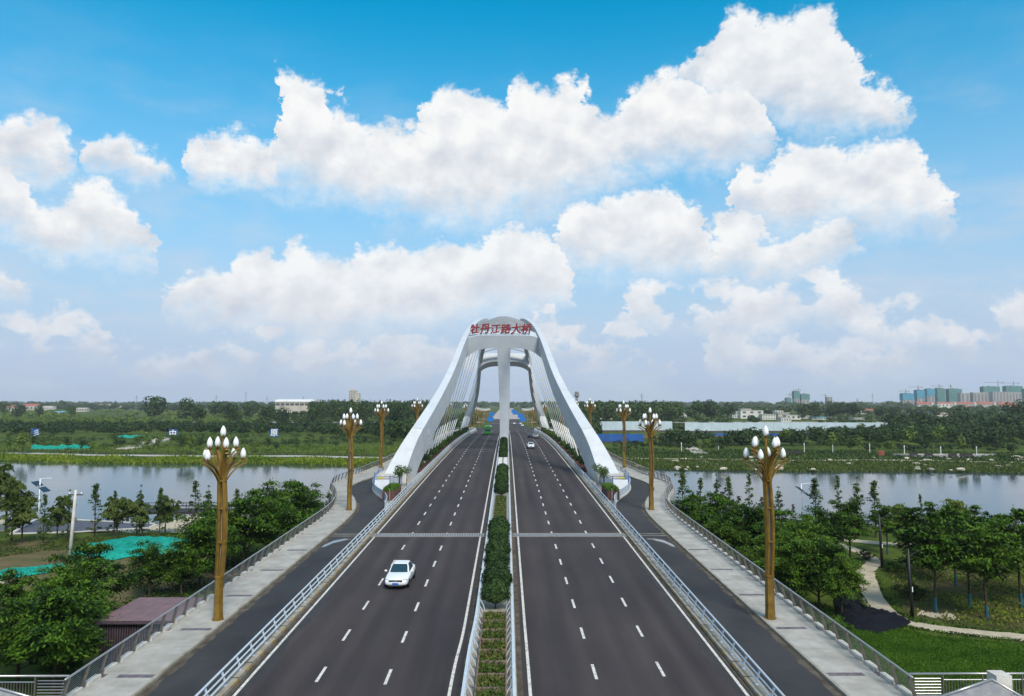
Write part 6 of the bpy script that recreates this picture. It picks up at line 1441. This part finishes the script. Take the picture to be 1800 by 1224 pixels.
# long hall with curved pale roof on the left skyline
def hall():
    d = 860; a = at_y(484, 713, d); b = at_y(552, 713, d); w = b[0] - a[0]; h = at_y(500, 702, d)[2] - GF
    r0 = thing('market_hall', 'long white hall with curved metal roof on the left skyline', 'hall', (a[0], d, GF)); mb = MB(); mb.b2((0, 0, 0), (w, 30, h - 3)); mb.build('wall', HOUSEC, r0)
    mb = MB(); mb.ring_sweep([[(x, 15 - 15.8 * math.cos(q), h - 3 + 3.2 * math.sin(q)) for q in frange(0, math.pi, .3)] for x in (-.5, w + .5)]); mb.build('roof', ROOFM, r0)
    for k in range(8): mb = MB(); mb.box((w * (k + .5) / 8, -.05, h - 6), (w / 10, .2, 2.5)); mb.build('window', WIN, r0)
    d = 1500; P = at_y(621, 706, d); r0 = thing('apartment_block', 'lone pale apartment block above the left wood', 'building', (P[0], d, GF)); H = at_y(621, 686, d)[2] - GF
    mb = MB(); mb.b2((-9, 0, 0), (5, 14, H)); mb.build('wall', HOUSEC, r0); mb = MB(); mb.b2((5, 1, 0), (12, 13, H * .86)); mb.build('wing', HOUSEC, r0); mb = MB(); mb.b2((-5, 3, H), (1, 9, H + 2.5)); mb.build('roof_hut', HOUSEC, r0)
    for i in range(9):
        for k in range(4): mb = MB(); mb.box((-7.4 + k * 3.4, -.05, H - 2.5 - i * 3.2), (1.7, .2, 1.6)); mb.build('window', WIN, r0)
hall()
def tower(px, pt, wpx, d, body, top, label, topf=0.45, cols=4, depth=16, crane=False):
    P = at_y(px, 706, d); H = at_y(px, pt, d)[2] - GF; w = wpx * d / F * 0.80
    r0 = thing('apartment_tower', label, 'building', (P[0], d, GF), 0, 'unfinished towers on the right skyline')
    zt = H * (1 - topf); mb = MB(); mb.b2((-w / 2, 0, 0), (w / 2, depth, H if topf == 0 else zt)); mb.build('frame', body, r0)
    if topf > 0:
        mb = MB(); mb.b2((-w / 2 - .8, -.8, zt), (w / 2 + .8, depth + .8, H)); mb.build('scaffold_net', top, r0)
        for k in range(3): mb = MB(); mb.b2((-w / 2 + w * (k + .2) / 3, 2, H), (-w / 2 + w * (k + .55) / 3, depth - 2, H + 1.5 + k % 2)); mb.build('roof_core', body, r0)
    n = int(zt / 3.3) if topf > 0 else int(H / 3.3)
    for i in range(2, n):
        for k in range(cols): mb = MB(); mb.box((-w / 2 + w * (k + .5) / cols, -.05, 3.3 * i + 1.6), (w / cols * .5, .2, 1.9)); mb.build('window', WIN, r0)
    return r0
T = [(1387, 700, 10, NETG, .9, 2300), (1401, 688, 12, NETG, .45, 2300), (1416, 693, 18, NETG, .4, 2300), (1459, 698, 11, None, 0, 2300), (1597, 692, 24, NETB, .42, 2100), (1619, 686, 16, NETB, .45, 2100), (1637, 684, 16, NETB, .35, 2150), (1655, 683, 16, NETG, .8, 2200), (1680, 684, 28, NETG, .75, 2200), (1697, 691, 20, None, 0, 2150), (1724, 690, 32, None, 0, 2150), (1744, 680, 36, NETG, .35, 2250), (1760, 689, 36, None, 0, 2100), (1784, 679, 36, NETG, .35, 2250), (1785, 690, 28, None, 0, 2150), (1815, 684, 30, NETG, .5, 2200)]
tw = [tower(px, pt, w, d, TOWERC, n or NETG, 'x', f, max(2, w // 7)) for px, pt, w, n, f, d in T]
rank_labels(tw, 'unfinished apartment tower on the right skyline, {} from the left')
# red-roofed terrace rows before the towers
rows_ = []
for px, pb, pt, w in ((1627, 715, 704, 30), (1665, 714, 705, 34), (1700, 714, 705, 34), (1735, 714, 705, 34), (1770, 714, 705, 30), (1800, 720, 712, 40), (1750, 719, 712, 40)):
    d = 1700; P = at_y(px, 706, d); H = 14 if pb < 716 else 9; Wd = w * d / F; r0 = thing('terrace_row', 'x', 'building', (P[0], d - (60 if pb > 716 else 0), GF), 0, 'red roofed rows before the towers')
    mb = MB(); mb.b2((-Wd / 2, 0, 0), (Wd / 2, 12, H)); mb.build('wall', HOUSEC, r0)
    mb = MB(); mb.ring_sweep([[(x, -.8, H - .1), (x, 6, H + 4.5), (x, 12.8, H - .1)] for x in (-Wd / 2, Wd / 2 - 6)]); mb.build('roof', ROOFR, r0)
    mb = MB(); mb.ring_sweep([[(Wd / 2 - 7, -.9, H - 2), (Wd / 2 - 3.5, -.9, H + 5), (Wd / 2, -.9, H - 2)], [(Wd / 2 - 7, 13, H - 2), (Wd / 2 - 3.5, 13, H + 5), (Wd / 2, 13, H - 2)]]); mb.build('gable', HOUSEW, r0)
    for k in range(6): mb = MB(); mb.box((-Wd / 2 + Wd * (k + .5) / 7, -.05, H - 2.5), (Wd / 14, .2, 2)); mb.build('window', WIN, r0)
    rows_.append(r0)
rank_labels(rows_, 'red roofed row of houses before the towers, {} from the left')
cr_ = []
for px, pt, L1, d in ((1389, 692, 8, 2350), (1404, 684, 12, 2350), (1451, 694, 10, 2350), (1593, 686, 18, 2200), (1615, 679, 22, 2200), (1652, 677, 18, 2250), (1672, 677, 6, 2300), (1756, 671, 32, 2350), (1783, 672, 30, 2350)):
    P = at_y(px, 706, d); H = at_y(px, pt, d)[2] - GF; r0 = thing('tower_crane', 'x', 'crane', (P[0], d, GF), 0, 'tower cranes on the right skyline'); l = L1 * d / F
    mb = MB(); mb.box((0, 0, H / 2), (1.7, 1.7, H)); mb.build('mast', CRANE, r0); mb = MB(); mb.box((-l * .2, 0, H - 3), (l * 1.1, 1.2, 1.2)); mb.build('jib', CRANE, r0); mb = MB(); mb.box((0, 0, H + 1), (1.2, 1.2, 5)); mb.build('head', CRANE, r0); mb = MB(); mb.box((l * .3, 0, H - 4), (3, 2, 2.5)); mb.build('counterweight', CRANE, r0); cr_.append(r0)
rank_labels(cr_, 'tower crane above the right skyline, {} from the left')
# round water tower top right of the arch, masts and pylons
P = at_y(1014, 706, 900); H = at_y(1014, 689, 900)[2] - GF; r0 = thing('water_tower', 'dark flared tower top peeping out beside the right arch leg', 'tower', (P[0], 900, GF))
mb = MB(); mb.tube([(0, 0, 0), (0, 0, H - 6)], 1.6, 8); mb.build('shaft', CRANE, r0); mb = MB(); mb.lathe((0, 0, H - 7), [(1.6, 0), (3.2, 2), (3.2, 4), (1.8, 4.2), (2.6, 5.5), (2.6, 7), (.5, 7.5)], 10); mb.build('head', CRANE, r0)
py_ = []
for px, pt, d in ((240, 695, 1500), (432, 688, 1700), (380, 694, 1600), (469, 697, 1600), (1534, 692, 1700), (1507, 700, 1500), (1128, 692, 1300), (533, 697, 1500)):
    P = at_y(px, 706, d); H = at_y(px, pt, d)[2] - GF; r0 = thing('lattice_mast', 'x', 'mast', (P[0], d, GF), 0, 'thin masts on the horizon')
    for q in (-1, 1): mb = MB(); mb.tube([(q * 1.8, 0, 0), (q * .3, 0, H)], .28, 4); mb.build('leg', CRANE, r0)
    for k in range(6): mb = MB(); z = H * (k + .5) / 6; mb.box((0, 0, z), (3.4 * (1 - z / H) + .6, .25, .25)); mb.build('brace', CRANE, r0)
    for k in (0.8, .9): mb = MB(); mb.box((0, 0, H * k), (7, .4, .4)); mb.build('cross_arm', CRANE, r0)
    py_.append(r0)
rank_labels(py_, 'thin lattice mast on the horizon, {} from the left')

# ------------------------------------------------------------------ air
def haze():
    m = bpy.data.materials.new('haze_air'); m.use_nodes = True; N, L = m.node_tree.nodes, m.node_tree.links; N.remove(N['Principled BSDF'])
    v = N.new('ShaderNodeVolumePrincipled'); v.inputs['Color'].default_value = (0.90, 0.95, 1.0, 1); v.inputs['Density'].default_value = HAZE; v.inputs['Anisotropy'].default_value = 0.1
    L.new(v.outputs[0], N['Material Output'].inputs['Volume'])
    mb = MB(); mb.b2((-6200, -400, -13), (6200, 6200, 95)); o = mb.build('haze', m, kind='stuff'); recalc(o); return o
HAZE = 0.00009
haze()
